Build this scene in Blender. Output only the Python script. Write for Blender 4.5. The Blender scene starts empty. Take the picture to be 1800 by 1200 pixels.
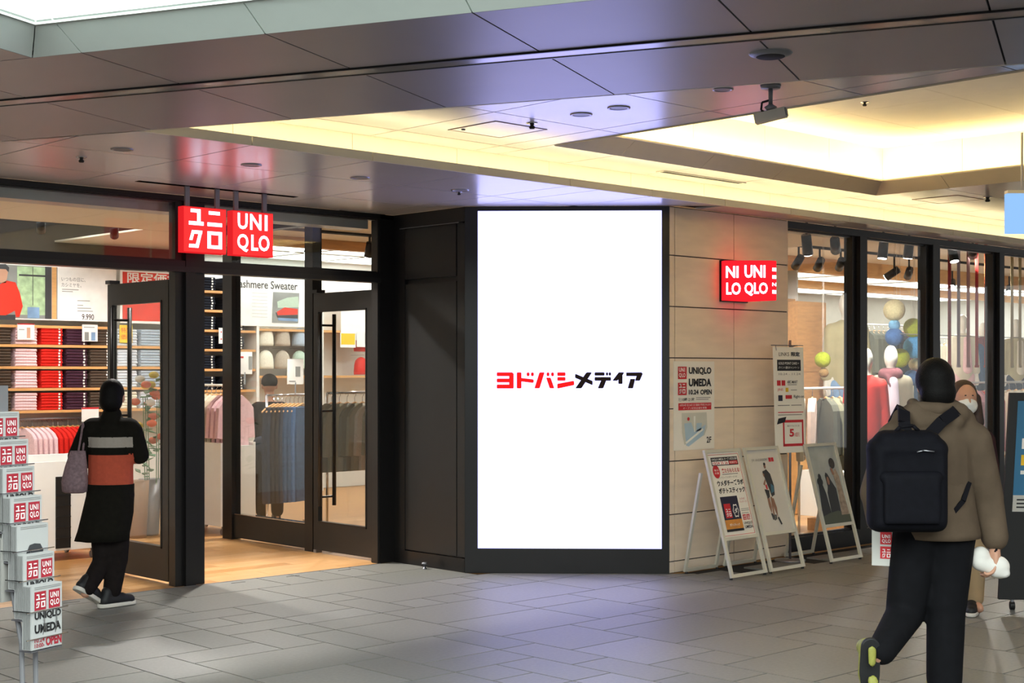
import bpy, bmesh, math, random
from mathutils import Vector, Matrix
random.seed(7)
SC = bpy.context.scene
COL = SC.collection
# ------------------------------------------------------------------ camera, world, exposure
F, HY, CZ, TH = 2523.0, 652.0, 1.60, math.radians(46.29)
cd = bpy.data.cameras.new('camera'); cam = bpy.data.objects.new('camera', cd); COL.objects.link(cam)
cam.location = (0, 0, CZ); cam.rotation_euler = (math.pi/2, 0, TH - math.pi/2)
cd.sensor_fit = 'HORIZONTAL'; cd.sensor_width = 36; cd.lens = 36*F/1800; cd.shift_y = (HY-600)/1800
cd.clip_start = .05; cd.clip_end = 200
SC.camera = cam
w = bpy.data.worlds.new('world'); SC.world = w; w.use_nodes = True
w.node_tree.nodes['Background'].inputs[0].default_value = (.92, .93, .92, 1)
w.node_tree.nodes['Background'].inputs[1].default_value = .56
vs = SC.view_settings; vs.view_transform = 'Standard'; vs.look = 'None'; vs.gamma = 1; vs.exposure = 0.52
vs.use_curve_mapping = False
SC.cycles.max_bounces = 6; SC.cycles.glossy_bounces = 3
E_COOL, E_COVE1, E_COVE2, E_STORE, E_SCREEN = 6.0, 11.5, 23.0, 5.6, .95
# ------------------------------------------------------------------ helpers
FW = Vector((math.cos(TH), math.sin(TH), 0)); RT = Vector((math.sin(TH), -math.cos(TH), 0)); UP = Vector((0, 0, 1))
def ray(px, py): return FW + RT*((px-900)/F) + UP*((HY-py)/F)
C0 = Vector((0, 0, CZ))
def onz(px, py, z): d = ray(px, py); return C0 + d*((z-CZ)/d.z)
def onv(px, py, v): d = ray(px, py); return C0 + d*(v/d.y)
def onu(px, py, u): d = ray(px, py); return C0 + d*(u/d.x)
def onY(px, py, Y): return C0 + ray(px, py)*Y
def lin(c):
    if isinstance(c, str):
        c = tuple(int(c[i:i+2], 16)/255 for i in (0, 2, 4))
    return tuple(x/12.92 if x <= .04045 else ((x+.055)/1.055)**2.4 for x in c)
M = {}
def mat(name, col, rough=.6, metal=0., spec=.5, var=.06, scale=8., bump=0., bscale=60., emit=0., ecol=None, stretch=None, coat=0., trans=0.):
    if name in M: return M[name]
    m = bpy.data.materials.new(name); m.use_nodes = True; nt = m.node_tree; b = nt.nodes['Principled BSDF']
    c = lin(col)
    b.inputs['Roughness'].default_value = rough; b.inputs['Metallic'].default_value = metal
    b.inputs['Specular IOR Level'].default_value = spec
    if coat: b.inputs['Coat Weight'].default_value = coat
    tc = nt.nodes.new('ShaderNodeTexCoord'); src = tc.outputs['Object']
    if stretch:
        mp = nt.nodes.new('ShaderNodeMapping'); mp.inputs['Scale'].default_value = stretch
        nt.links.new(src, mp.inputs[0]); src = mp.outputs[0]
    nz = nt.nodes.new('ShaderNodeTexNoise'); nz.inputs['Scale'].default_value = scale; nz.inputs['Detail'].default_value = 3
    nt.links.new(src, nz.inputs['Vector'])
    mx = nt.nodes.new('ShaderNodeMix'); mx.data_type = 'RGBA'
    nt.links.new(nz.outputs['Fac'], mx.inputs[0])
    mx.inputs[6].default_value = tuple(max(0, x*(1-var*2)) for x in c)+(1,)
    mx.inputs[7].default_value = tuple(min(1, x*(1+var*2)) for x in c)+(1,)
    nt.links.new(mx.outputs[2], b.inputs['Base Color'])
    if bump:
        n2 = nt.nodes.new('ShaderNodeTexNoise'); n2.inputs['Scale'].default_value = bscale; n2.inputs['Detail'].default_value = 2
        nt.links.new(src, n2.inputs['Vector'])
        bp = nt.nodes.new('ShaderNodeBump'); bp.inputs['Strength'].default_value = bump; bp.inputs['Distance'].default_value = .01
        nt.links.new(n2.outputs['Fac'], bp.inputs['Height']); nt.links.new(bp.outputs[0], b.inputs['Normal'])
    if emit:
        b.inputs['Emission Color'].default_value = tuple(lin(ecol) if ecol is not None and isinstance(ecol, str) else (ecol or c))+(1,)
        b.inputs['Emission Strength'].default_value = emit
    M[name] = m
    return m
def emi(name, col, s):
    m = bpy.data.materials.new(name); m.use_nodes = True; nt = m.node_tree
    nt.nodes.remove(nt.nodes['Principled BSDF'])
    e = nt.nodes.new('ShaderNodeEmission'); e.inputs[0].default_value = tuple(col)+(1,); e.inputs[1].default_value = s
    nt.links.new(e.outputs[0], nt.nodes['Material Output'].inputs[0]); M[name] = m; return m
def glassmat(name, tint, refl):
    m = bpy.data.materials.new(name); m.use_nodes = True; nt = m.node_tree
    nt.nodes.remove(nt.nodes['Principled BSDF'])
    t = nt.nodes.new('ShaderNodeBsdfTransparent'); t.inputs[0].default_value = tint+(1,)
    g = nt.nodes.new('ShaderNodeBsdfGlossy'); g.inputs['Roughness'].default_value = .02
    lw = nt.nodes.new('ShaderNodeLayerWeight'); lw.inputs[0].default_value = .5
    pw = nt.nodes.new('ShaderNodeMath'); pw.operation = 'POWER'; pw.inputs[1].default_value = 4.; nt.links.new(lw.outputs['Facing'], pw.inputs[0])
    f = nt.nodes.new('ShaderNodeMath'); f.operation = 'MULTIPLY_ADD'; f.inputs[1].default_value = .7; f.inputs[2].default_value = refl; nt.links.new(pw.outputs[0], f.inputs[0])
    mx = nt.nodes.new('ShaderNodeMixShader')
    nt.links.new(f.outputs[0], mx.inputs[0]); nt.links.new(t.outputs[0], mx.inputs[1]); nt.links.new(g.outputs[0], mx.inputs[2])
    nt.links.new(mx.outputs[0], nt.nodes['Material Output'].inputs[0]); M[name] = m; return m

WM = {}
def _link(o, parent, wm):
    COL.objects.link(o)
    if parent is not None: o.parent = parent
    WM[o.name] = wm
def tag(o, label=None, cat=None, group=None, kind=None):
    if label: o['label'] = label
    if cat: o['category'] = cat
    if group: o['group'] = group
    if kind: o['kind'] = kind
    return o
def thing(name, label, cat, loc=(0, 0, 0), rotz=0., group=None, kind=None):
    o = bpy.data.objects.new(name, None); o.empty_display_size = .1
    m = Matrix.Translation(Vector(loc)) @ Matrix.Rotation(rotz, 4, 'Z')
    o.location = loc; o.rotation_euler = (0, 0, rotz)
    _link(o, None, m); return tag(o, label, cat, group, kind)
class MB:
    def __init__(s): s.v = []; s.f = []; s.mi = []; s.cur = 0
    def add(s, vs, fs):
        n = len(s.v); s.v += [Vector(p) for p in vs]; s.f += [[i+n for i in f] for f in fs]; s.mi += [s.cur]*len(fs); return s
    def box(s, x0, x1, y0, y1, z0, z1):
        return s.add([(x0,y0,z0),(x1,y0,z0),(x1,y1,z0),(x0,y1,z0),(x0,y0,z1),(x1,y0,z1),(x1,y1,z1),(x0,y1,z1)],
                     [(3,2,1,0),(4,5,6,7),(0,1,5,4),(1,2,6,5),(2,3,7,6),(3,0,4,7)])
    def obox(s, o, r, u, n, w, h, t):
        """box from corner o: w along r, h along u, t along n"""
        o, r, u, n = Vector(o), Vector(r).normalized()*w, Vector(u).normalized()*h, Vector(n).normalized()*t
        p = [o, o+r, o+r+u, o+u]; q = [a+n for a in p]
        return s.add(p+q, [(3,2,1,0),(4,5,6,7),(0,1,5,4),(1,2,6,5),(2,3,7,6),(3,0,4,7)])
    def bar(s, a, b, w, h, up=(0, 0, 1)):
        a, b = Vector(a), Vector(b); d = (b-a).normalized(); x = d.cross(Vector(up))
        if x.length < 1e-4: x = d.cross(Vector((1, 0, 0)))
        x.normalize(); y = x.cross(d)
        p = [e+x*sx*w/2+y*sy*h/2 for e in (a, b) for sx, sy in ((-1,-1),(1,-1),(1,1),(-1,1))]
        return s.add(p, [(3,2,1,0),(4,5,6,7),(0,1,5,4),(1,2,6,5),(2,3,7,6),(3,0,4,7)])
    def cyl(s, a, b, r0, r1=None, n=12, caps=True):
        a, b = Vector(a), Vector(b); r1 = r0 if r1 is None else r1; d = (b-a).normalized()
        x = d.orthogonal().normalized(); y = d.cross(x)
        p = []
        for e, r in ((a, r0), (b, r1)):
            p += [e+x*(r*math.cos(2*math.pi*i/n))+y*(r*math.sin(2*math.pi*i/n)) for i in range(n)]
        f = [(i, (i+1) % n, n+(i+1) % n, n+i) for i in range(n)]
        if caps: f += [tuple(range(n-1, -1, -1)), tuple(range(n, 2*n))]
        return s.add(p, f)
    def tube(s, pts, r, n=6):
        pts = [Vector(p) for p in pts]
        for a, b in zip(pts, pts[1:]): s.cyl(a, b, r, r, n)
        return s
    def sphere(s, c, r, nu=14, nv=9):
        c = Vector(c); r = (r, r, r) if not hasattr(r, '__len__') else r
        p = [c+Vector((0, 0, r[2]))]
        for j in range(1, nv):
            a = math.pi*j/nv
            p += [c+Vector((r[0]*math.sin(a)*math.cos(2*math.pi*i/nu), r[1]*math.sin(a)*math.sin(2*math.pi*i/nu), r[2]*math.cos(a))) for i in range(nu)]
        p.append(c-Vector((0, 0, r[2]))); L = len(p)-1
        f = [(0, 1+i, 1+(i+1) % nu) for i in range(nu)]
        for j in range(nv-2):
            f += [(1+j*nu+i, 1+(j+1)*nu+i, 1+(j+1)*nu+(i+1) % nu, 1+j*nu+(i+1) % nu) for i in range(nu)]
        f += [(L, 1+(nv-2)*nu+(i+1) % nu, 1+(nv-2)*nu+i) for i in range(nu)]
        return s.add(p, f)
    def lathe(s, c, prof, n=20):
        c = Vector(c); p = []; f = []
        for r, z in prof: p += [c+Vector((r*math.cos(2*math.pi*i/n), r*math.sin(2*math.pi*i/n), z)) for i in range(n)]
        for j in range(len(prof)-1):
            f += [(j*n+i, j*n+(i+1) % n, (j+1)*n+(i+1) % n, (j+1)*n+i) for i in range(n)]
        f += [tuple(range(n-1, -1, -1)), tuple(range((len(prof)-1)*n, len(prof)*n))]
        return s.add(p, f)
    def prism(s, poly, z0, z1):
        n = len(poly); p = [(x, y, z0) for x, y in poly]+[(x, y, z1) for x, y in poly]
        f = [tuple(range(n-1, -1, -1)), tuple(range(n, 2*n))]+[(i, (i+1) % n, n+(i+1) % n, n+i) for i in range(n)]
        return s.add(p, f)
    def plate(s, o, r, u, poly, t):
        """flat outline in the (r,u) plane at o, given thickness t along r x u"""
        o, r, u = Vector(o), Vector(r), Vector(u); n = r.cross(u).normalized()
        k = len(poly); a = sum(poly[i][0]*poly[(i+1) % k][1]-poly[(i+1) % k][0]*poly[i][1] for i in range(k))
        if a < 0: poly = poly[::-1]
        p = [o+r*x+u*y for x, y in poly]; q = [e+n*t for e in p]
        f = [tuple(range(k-1, -1, -1)), tuple(range(k, 2*k))]+[(i, (i+1) % k, k+(i+1) % k, k+i) for i in range(k)]
        return s.add(p+q, f)
    def text(s, t, o, r, u, x0, y0, x1, y1, off=.0015, bold=0., keep=False):
        """text fitted in the box x0..x1, y0..y1 (metres along r and u from o)"""
        V, Fc, bb = glyphs(t, bold)
        sx = (x1-x0)/max(bb[1]-bb[0], 1e-6); sy = (y1-y0)/max(bb[3]-bb[2], 1e-6)
        if keep: sx = min(sx, sy)
        o, r, u = Vector(o), Vector(r), Vector(u); n = r.cross(u).normalized()
        return s.add([o+r*(x0+(x-bb[0])*sx)+u*(y0+(y-bb[2])*sy)+n*off for x, y in V], Fc)
    def build(s, name, m, parent=None, smooth=False, world=True, me_only=False):
        v = s.v
        if parent is not None and world:
            inv = WM[parent.name].inverted(); v = [inv @ p for p in v]
        me = bpy.data.meshes.new(name); me.from_pydata([tuple(p) for p in v], [], s.f)
        for mm in (m if isinstance(m, (list, tuple)) else [m]): me.materials.append(mm if not isinstance(mm, str) else M[mm])
        if isinstance(m, (list, tuple)): me.polygons.foreach_set('material_index', s.mi)
        if smooth: me.polygons.foreach_set('use_smooth', [True]*len(me.polygons))
        me.update()
        if me_only: return me
        o = bpy.data.objects.new(name, me)
        _link(o, parent, WM[parent.name] if parent is not None else Matrix()); return o
_G = {}
def glyphs(t, bold=0.):
    k = (t, bold)
    if k not in _G:
        c = bpy.data.curves.new('t', 'FONT'); c.body = t; c.offset = bold; c.resolution_u = 3
        o = bpy.data.objects.new('t', c); COL.objects.link(o)
        dg = bpy.context.evaluated_depsgraph_get(); dg.update()
        me = bpy.data.meshes.new_from_object(o.evaluated_get(dg))
        V = [(p.co.x, p.co.y) for p in me.vertices]; Fc = [tuple(p.vertices) for p in me.polygons]
        bpy.data.objects.remove(o); bpy.data.curves.remove(c); bpy.data.meshes.remove(me)
        xs = [p[0] for p in V]; ys = [p[1] for p in V]
        _G[k] = (V, Fc, (min(xs), max(xs), min(ys), max(ys)))
    return _G[k]
ORD = ['first', 'second', 'third', 'fourth', 'fifth', 'sixth', 'seventh', 'eighth', 'ninth', 'tenth', 'eleventh', 'twelfth', 'thirteenth', 'fourteenth', 'fifteenth', 'sixteenth', 'seventeenth', 'eighteenth']
def B(*a): return MB().box(*a)
def inst(name, me, parent, loc=(0, 0, 0), rot=(0, 0, 0), scale=(1, 1, 1)):
    o = bpy.data.objects.new(name, me); o.location = loc; o.rotation_euler = rot; o.scale = scale
    _link(o, parent, Matrix()); return o
def struct(o): o['kind'] = 'structure'; return o
def copy_tree(o, parent=None):
    c = o.copy(); COL.objects.link(c); c.parent = parent; WM[c.name] = WM[o.name]
    for ch in list(o.children): copy_tree(ch, c)
    return c
def blob(prims, voxel=.014, smooth=3):
    """one continuous skin over capsules and ellipsoids"""
    mb = MB()
    for p in prims:
        if p[0] == 'e':
            mb.sphere(p[1], p[2], 18, 12)
        elif p[0] == 'b':
            mb.box(*p[1])
        else:
            _, a, b, r0, r1 = p[:5]; sy = p[5] if len(p) > 5 else 1.; a, b = Vector(a), Vector(b)
            d = b-a; L = max(d.length, 1e-5); d = d/L; x = d.orthogonal().normalized(); y = d.cross(x); n = 16
            prof = [(-r0*math.cos(q), r0*math.sin(q)) for q in (.12, .5, .9, 1.3)] + [(L*k/4, r0+(r1-r0)*k/4) for k in range(5)] + [(L+r1*math.cos(q), r1*math.sin(q)) for q in (1.3, .9, .5, .12)]
            pts = []
            for t, r in prof:
                for i in range(n):
                    off = x*(r*math.cos(2*math.pi*i/n))+y*(r*math.sin(2*math.pi*i/n))
                    off.y *= sy; pts.append(a+d*t+off)
            fs = [(j*n+i, j*n+(i+1) % n, (j+1)*n+(i+1) % n, (j+1)*n+i) for j in range(len(prof)-1) for i in range(n)]
            fs += [tuple(range(n-1, -1, -1)), tuple(range((len(prof)-1)*n, len(prof)*n))]
            mb.add(pts, fs)
    me = bpy.data.meshes.new('b'); me.from_pydata([tuple(p) for p in mb.v], [], mb.f)
    o = bpy.data.objects.new('b', me); COL.objects.link(o)
    r = o.modifiers.new('r', 'REMESH'); r.mode = 'VOXEL'; r.voxel_size = voxel
    if smooth: sm = o.modifiers.new('s', 'SMOOTH'); sm.iterations = smooth; sm.factor = .5
    dg = bpy.context.evaluated_depsgraph_get(); dg.update()
    out = bpy.data.meshes.new_from_object(o.evaluated_get(dg)); bpy.data.objects.remove(o); bpy.data.meshes.remove(me)
    out.polygons.foreach_set('use_smooth', [True]*len(out.polygons)); return out
def blobobj(name, prims, m, parent, voxel=.014, smooth=3):
    me = blob(prims, voxel, smooth); me.name = name; me.materials.clear(); me.materials.append(M[m])
    o = bpy.data.objects.new(name, me); _link(o, parent, WM[parent.name] if parent is not None else Matrix()); return o
def clip(poly, a, b, c):
    """keep a*x+b*y >= c"""
    out = []
    for i in range(len(poly)):
        p, q = poly[i], poly[(i+1) % len(poly)]; dp = a*p[0]+b*p[1]-c; dq = a*q[0]+b*q[1]-c
        if dp >= 0: out.append(p)
        if dp*dq < 0: t = dp/(dp-dq); out.append((p[0]+(q[0]-p[0])*t, p[1]+(q[1]-p[1])*t))
    return out
def area(p): return abs(sum(p[i][0]*p[(i+1) % len(p)][1]-p[(i+1) % len(p)][0]*p[i][1] for i in range(len(p))))/2
# ------------------------------------------------------------------ materials
mat('tile', '787771', .5, var=.10, scale=45, bump=.05, bscale=120)
mat('tile_b', '73736d', .5, var=.10, scale=45, bump=.05, bscale=120)
mat('tile_c', '7d7c77', .48, var=.10, scale=45, bump=.05, bscale=120)
mat('grout', '1a1817', .9)
mat('wood_floor', 'c4935c', .33, var=.16, scale=3, stretch=(1.5, 14, 14))
mat('wood_floor_b', 'b7854f', .33, var=.16, scale=3, stretch=(1.5, 14, 14))
mat('wood_floor_c', 'cd9d68', .33, var=.16, scale=3, stretch=(1.5, 14, 14))
mat('wood', 'd9a468', .45, var=.12, scale=3, stretch=(2, 12, 12))
mat('wood_dark', '8a6542', .5, var=.12, scale=3, stretch=(2, 12, 12))
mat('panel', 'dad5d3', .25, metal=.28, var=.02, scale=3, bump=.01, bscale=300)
mat('panel_shaded', 'aaa4a6', .38, metal=.2, var=.03, scale=3, bump=.02, bscale=400)  # same metal panels, with the soffit's shade put into the colour
mat('rail_face', 'b9b2ae', .18, metal=.3, var=.02)
mat('void', '050505', 1., spec=0.)
mat('seam', '2c2a28', .8)
mat('cove_paint', 'f0e8d4', .7, var=.02)
mat('lip_paint', 'd9d2c2', .6, var=.02)
mat('coffer_lip', 'd6cab2', .6, var=.02)
mat('cool_paint', 'dfe8e2', .6, var=.02)
mat('chrome', 'c8c8cc', .12, metal=1., var=.02)
mat('steel', '9a9aa0', .35, metal=.9, var=.04)
mat('grey_metal', '8c8c90', .45, metal=.4, var=.04)
mat('black_metal', '1d1b1b', .32, metal=.3, var=.06)
mat('panel_black', '262728', .38, metal=.3, var=.05)
mat('door_metal', '2b2a29', .38, metal=.4, var=.05)
mat('black', '0c0c0d', .5, var=.05)
mat('soft_black', '141316', .85, var=.15, scale=30, bump=.1)
mat('stone', 'e9d8c3', .55, var=.07, scale=2.2, stretch=(1.5, 1.5, 7), bump=.03)
mat('white', 'ecebe6', .55, var=.02)
mat('paper', 'c6c4be', .6, var=.02)
mat('board_sheet', 'ece8de', .5, var=.02)
mat('newsprint_dim', 'b3b4b3', .7, var=.03)  # rack newspapers' paper and red are dimmed to stand for weak light
mat('news_red_dim', 'a32434', .6)
mat('news_grey', '9d9b96', .7, var=.05)
mat('print_black', '1b1a1c', .6)
mat('print_grey', '7e7e7d', .6)
mat('print_red', 'c8202a', .55)
mat('print_white', 'f2f0ec', .55)
mat('beige_ceiling', 'ece4d3', .7, var=.02)
mat('dark_ceiling', '4a443e', .8)
mat('deep_wall', 'b3ac9e', .7, var=.05)
mat('store_wall', 'e2e2dc', .7, var=.02)
mat('alu_white', 'd6d2c2', .35, metal=.25, var=.03)
glassmat('glass', (.97, .985, .975), .05)
emi('led_warm', (1.0, .82, .46), E_COVE1)
emi('led_warm2', (1.0, .80, .42), E_COVE2)
emi('lum_cool', (.90, 1.0, .97), E_COOL)
emi('lum_store', (.97, 1.0, .96), E_STORE)
emi('lum_fill_strip', (.97, 1.0, .96), 12.)
emi('lum_hat', (.97, 1.0, .96), 3.4)
emi('lum_deep', (.97, 1.0, .96), 3.2)
emi('lum_spot', (1.0, .98, .95), 14.)
emi('screen', (1.05*E_SCREEN, 1.08*E_SCREEN, 2.3*E_SCREEN), 1.)
emi('screen_red', (.70, .011, .011), 1.)
emi('screen_black', (.012, .008, .007), 1.)
emi('sign_red', (1.0, .03, .03), 1.0)
emi('sign_red_hot', (1.0, .012, .02), 1.05)
emi('sign_white', (1.0, 1.1, 1.4), 1.6)
emi('sign_side', (.55, .012, .015), 1.)
emi('sign_blue', (.30, .55, 1.0), .75)

def translucent(name, col):
    m = mat(name, col, .7); nt = m.node_tree; b = nt.nodes['Principled BSDF']; t = nt.nodes.new('ShaderNodeBsdfTranslucent'); t.inputs[0].default_value = lin(col)+(1,)
    mx = nt.nodes.new('ShaderNodeMixShader'); mx.inputs[0].default_value = .55
    nt.links.new(b.outputs[0], mx.inputs[1]); nt.links.new(t.outputs[0], mx.inputs[2]); nt.links.new(mx.outputs[0], nt.nodes['Material Output'].inputs[0])
# ------------------------------------------------------------------ the setting: floor
VL, UR, VR, ZC, Z2 = 9.39, 7.60, 7.34, 2.905, 3.10
S1, S2 = (7.60, 8.49), (8.735, 7.34)        # the chamfered corner that carries the screen
floor = struct(B(-12, 26, -12, 7.33, -.12, -.012).build('floor', 'grout'))
fl2 = MB(); fl2.box(-12, UR, 7.33, VL, -.12, -.012); fl2.prism([(UR, 7.33), (8.74, 7.33), (UR, 8.5)], -.12, -.012); fl2.build('floor_bed', 'grout', floor)
MU, MV, U0, V0 = .2945, .2905, 4.172, 6.015
occ = set(); tiles = []
sizes = [(3, 2), (2, 2), (3, 2), (2, 1), (2, 2), (1, 1), (2, 1), (1, 2)]
def inmall(u, v):
    return v < VL-.02 and (v < VR-.02 or u < UR-.02 and True or (u+v) < S1[0]+S1[1]-.01)
for j in range(-16, 14):
    for i in range(-10, 46):
        if (i, j) in occ: continue
        c = (U0+(i+.5)*MU, V0+(j+.5)*MV)
        if not (c[1] < VL+.02 and (c[0] < UR+.14 or c[1] < VR-.1 or c[0]+c[1] < S1[0]+S1[1])): continue
        d = Vector((c[0], c[1], 0)); Y = d.dot(FW); X = d.dot(RT)
        if Y < 6.2 or abs(X) > Y*.36+.5 : continue
        opts = sizes[:]; random.shuffle(opts); opts.append((1, 1))
        for a, b in opts:
            if all((i+p, j+q) not in occ and (V0+(j+q+.5)*MV < VR or U0+(i+p)*MU < UR-.02 or U0+(i+p)*MU+V0+(j+q)*MV < S1[0]+S1[1]-.02) and V0+(j+q)*MV < VL-.06 for p in range(a) for q in range(b)):
                for p in range(a):
                    for q in range(b): occ.add((i+p, j+q))
                tiles.append((Y, i, j, a, b)); break
tiles.sort(); tmesh = {}
near = tiles[:300]; rest = tiles[300:]
def tpoly(i, j, a, b, g=.0055):
    p = [(U0+i*MU+g, V0+j*MV+g), (U0+(i+a)*MU-g, V0+j*MV+g), (U0+(i+a)*MU-g, V0+(j+b)*MV-g), (U0+i*MU+g, V0+(j+b)*MV-g)]
    p = clip(p, 0, -1, -(VL-.005))
    if p and max(y for x, y in p) > S1[1]+.02 and min(x for x, y in p) < UR: p = clip(p, -1, 0, -(UR-.003))
    if p and max(x for x, y in p) > UR and max(y for x, y in p) > VR: p = clip(p, -1, -1, -(S1[0]+S1[1]-.008))
    if p and min(x for x, y in p) > 8.7: p = clip(p, 0, -1, -(VR-.004))
    return p
for Y, i, j, a, b in near:
    p = tpoly(i, j, a, b)
    if len(p) < 3: continue
    cx, cy = p[0]; k = random.choice(['tile', 'tile', 'tile_b', 'tile_c'])
    key = (k, tuple((round(x-cx, 3), round(y-cy, 3)) for x, y in p))
    if key not in tmesh: tmesh[key] = MB().prism(list(key[1]), -.02, 0).build('tile', k, me_only=True)
    inst('tile', tmesh[key], floor, (cx, cy, 0))
if rest:
    mb = MB()
    for Y, i, j, a, b in rest:
        p = tpoly(i, j, a, b)
        if len(p) > 2: mb.prism(p, -.02, 0)
    tag(mb.build('tile_field', 'tile', floor), kind='stuff')
# store floor of wooden planks
sfl = struct(MB().prism([(-4, VL), (UR+.02, VL), (UR+.02, 8.6), (8.76, VR+.02), (24, VR+.02), (24, 18), (-4, 18)], -.12, -.004).build('floor_store', 'wood_floor_b'))
pm = {}
for r in range(22):
    v0 = VL+r*.15; off = random.random()*1.2
    for k in range(-1, 8):
        u0 = 2.4+off+k*1.2
        if u0 > 9.6 or (v0 < 11 and u0 > 7.5): continue
        u1 = min(u0+1.198, 7.59) if v0 < 9.6 else u0+1.198
        kk = random.choice(['wood_floor', 'wood_floor_b', 'wood_floor_c']); key = (kk, round(u1-u0, 3))
        if key not in pm: pm[key] = MB().box(0, u1-u0, 0, .1485, -.02, 0).build('plank', kk, me_only=True)
        inst('plank', pm[key], sfl, (u0, v0+.001, 0))
for r in range(12):
    v0 = VR+.12+r*.15; off = random.random()*1.2
    for k in range(0, 5):
        u0 = 10.0+off+k*1.2; kk = random.choice(['wood_floor', 'wood_floor_b', 'wood_floor_c']); key = (kk, 1.198)
        if key not in pm: pm[key] = MB().box(0, 1.198, 0, .1485, -.02, 0).build('plank', kk, me_only=True)
        inst('plank', pm[key], sfl, (u0, v0+.001, 0))
# ------------------------------------------------------------------ ceilings
D, N = Vector((.41, -.912, 0)), Vector((.912, .41, 0))       # direction of the rotated soffit
def ND(n, t, z=0): p = N*n+D*t; return (p.x, p.y)
NE1, NE2, T0 = 6.46, 4.79, -4.10
ceil = struct(MB().prism([(-6, 7.045), (24, 7.045), (24, VR+.02), (8.76, VR+.02), (UR+.02, 8.52), (UR+.02, VL+.02), (-6, VL+.02)], ZC+.014, ZC+.03).build('ceiling', 'seam'))
def panels(us, vs_, z, parent, m, nm='ceiling_panel', cut=None, g=.0048, th=.012):
    for i in range(len(us)-1):
        for j in range(len(vs_)-1):
            p = [(us[i]+g, vs_[j]+g), (us[i+1]-g, vs_[j]+g), (us[i+1]-g, vs_[j+1]-g), (us[i]+g, vs_[j+1]-g)]
            for c in (cut or []): p = clip(p, *c)
            if len(p) > 2 and area(p) > .004: MB().prism(p, z, z+th).build(nm, m, parent)
us = [4.645-.88*2+.88*k for k in range(7)]
us = [u for u in us if u < 7.5]+[7.60]
panels(us, [7.03, 7.85, 8.70, VL], ZC, ceil, 'panel', cut=[(.912, .41, NE1+.004)])
us2 = [7.60, 8.17]+[8.17+.88*k for k in range(1, 13)]
panels(us2[:3], [7.03, 7.85, 8.6], ZC, ceil, 'panel', cut=[(-1, -1, -(S1[0]+S1[1]-.004))])
panels(us2[2:], [7.03, VR-.002], ZC, ceil, 'panel')
# rotated soffit band
sof = MB(); sof.prism([ND(NE2, 4), ND(NE1, 4), ND(NE1, -9.2), ND(NE2, -9.2)], ZC+.014, ZC+.03)
sof.prism([ND(-3, T0), ND(NE2, T0), ND(NE2, -9.2), ND(-3, -9.2)], ZC+.014, ZC+.03)
soffit = struct(sof.build('ceiling', 'seam'))
ts = [-.35-.875*k for k in range(-5, 10)]
def npanels(n0, n1, tt, m):
    for a, b in zip(tt, tt[1:]):
        a, b = max(a, b), min(a, b)
        p = [ND(n0+.003, a-.0042), ND(n1-.003, a-.0042), ND(n1-.003, b+.0042), ND(n0+.003, b+.0042)]
        p = clip(p, 0, -1, -VL)
        if len(p) > 2 and area(p) > .01: MB().prism(p, ZC, ZC+.012).build('soffit_panel', m, soffit)
npanels(NE2, 5.47, ts, 'panel_shaded'); npanels(5.60, NE1, ts, 'panel_shaded')
npanels(3.9, NE2, [T0, T0-.6, T0-1.475, T0-2.35, T0-3.2], 'panel_shaded')
npanels(2.6, 3.9, [T0, T0-.6, T0-1.475, T0-2.35, T0-3.2], 'panel_shaded')
# glossy rail let into the soffit
rail = struct(thing('trim_1', None, None)); 
def nbox(mb, n0, n1, t0, t1, z0, z1):
    return mb.prism([ND(n0, t0), ND(n1, t0), ND(n1, t1), ND(n0, t1)], z0, z1)
nbox(MB(), 5.485, 5.585, 4, -9, ZC-.004, ZC+.012).build('rail_face', 'rail_face', rail)
nbox(MB(), 5.474, 5.485, 4, -9, ZC-.007, ZC+.012).build('rail_edge', 'black_metal', rail)
nbox(MB(), 5.585, 5.596, 4, -9, ZC-.007, ZC+.012).build('rail_edge', 'black_metal', rail)
# far edge of the soffit, up to the upper ceiling
struct(nbox(MB(), NE1, NE1+.02, 4, -5.75, ZC, Z2+.03).build('trim_2', 'lip_paint'))
# cool coffer over the viewer
cof0 = struct(thing('ceiling', None, None))
for t0, t1 in zip([T0]+[t for t in ts[::-1] if t > T0+.1], [t for t in ts[::-1] if t > T0+.1]):
    a0 = ND(NE2, t0+.003); a1 = ND(NE2, t1-.003); b0 = ND(NE2-.18, max(t0, T0+.17)+.003); b1 = ND(NE2-.18, t1-.003)
    MB().add([a0+(ZC,), a1+(ZC,), b1+(ZC+.1,), b0+(ZC+.1,), (a0[0]+.012, a0[1]+.005, ZC+.012), (a1[0]+.012, a1[1]+.005, ZC+.012), (b1[0]+.012, b1[1]+.005, ZC+.11), (b0[0]+.012, b0[1]+.005, ZC+.11)],
             [(0,1,2,3),(7,6,5,4),(0,4,5,1),(3,2,6,7),(0,3,7,4),(1,5,6,2)]).build('fascia_panel', 'cool_paint', cof0)
for n0, n1 in ((3.9, NE2), (3.0, 3.9), (2.1, 3.0)):
    m1 = min(n1, NE2-.003); e0 = ND(n0+.003, T0); e1 = ND(m1, T0); f0 = ND(n0+.003, T0+.17); f1 = ND(min(n1, NE2-.18)-.003, T0+.17)
    MB().add([e0+(ZC,), e1+(ZC,), f1+(ZC+.1,), f0+(ZC+.1,), (e0[0]-.01, e0[1]+.012, ZC+.012), (e1[0]-.01, e1[1]+.012, ZC+.012), (f1[0]-.01, f1[1]+.012, ZC+.11), (f0[0]-.01, f0[1]+.012, ZC+.11)],
             [(3,2,1,0),(4,5,6,7),(1,5,4,0),(7,6,2,3),(4,7,3,0),(2,6,5,1)]).build('fascia_panel', 'cool_paint', cof0)
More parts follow.
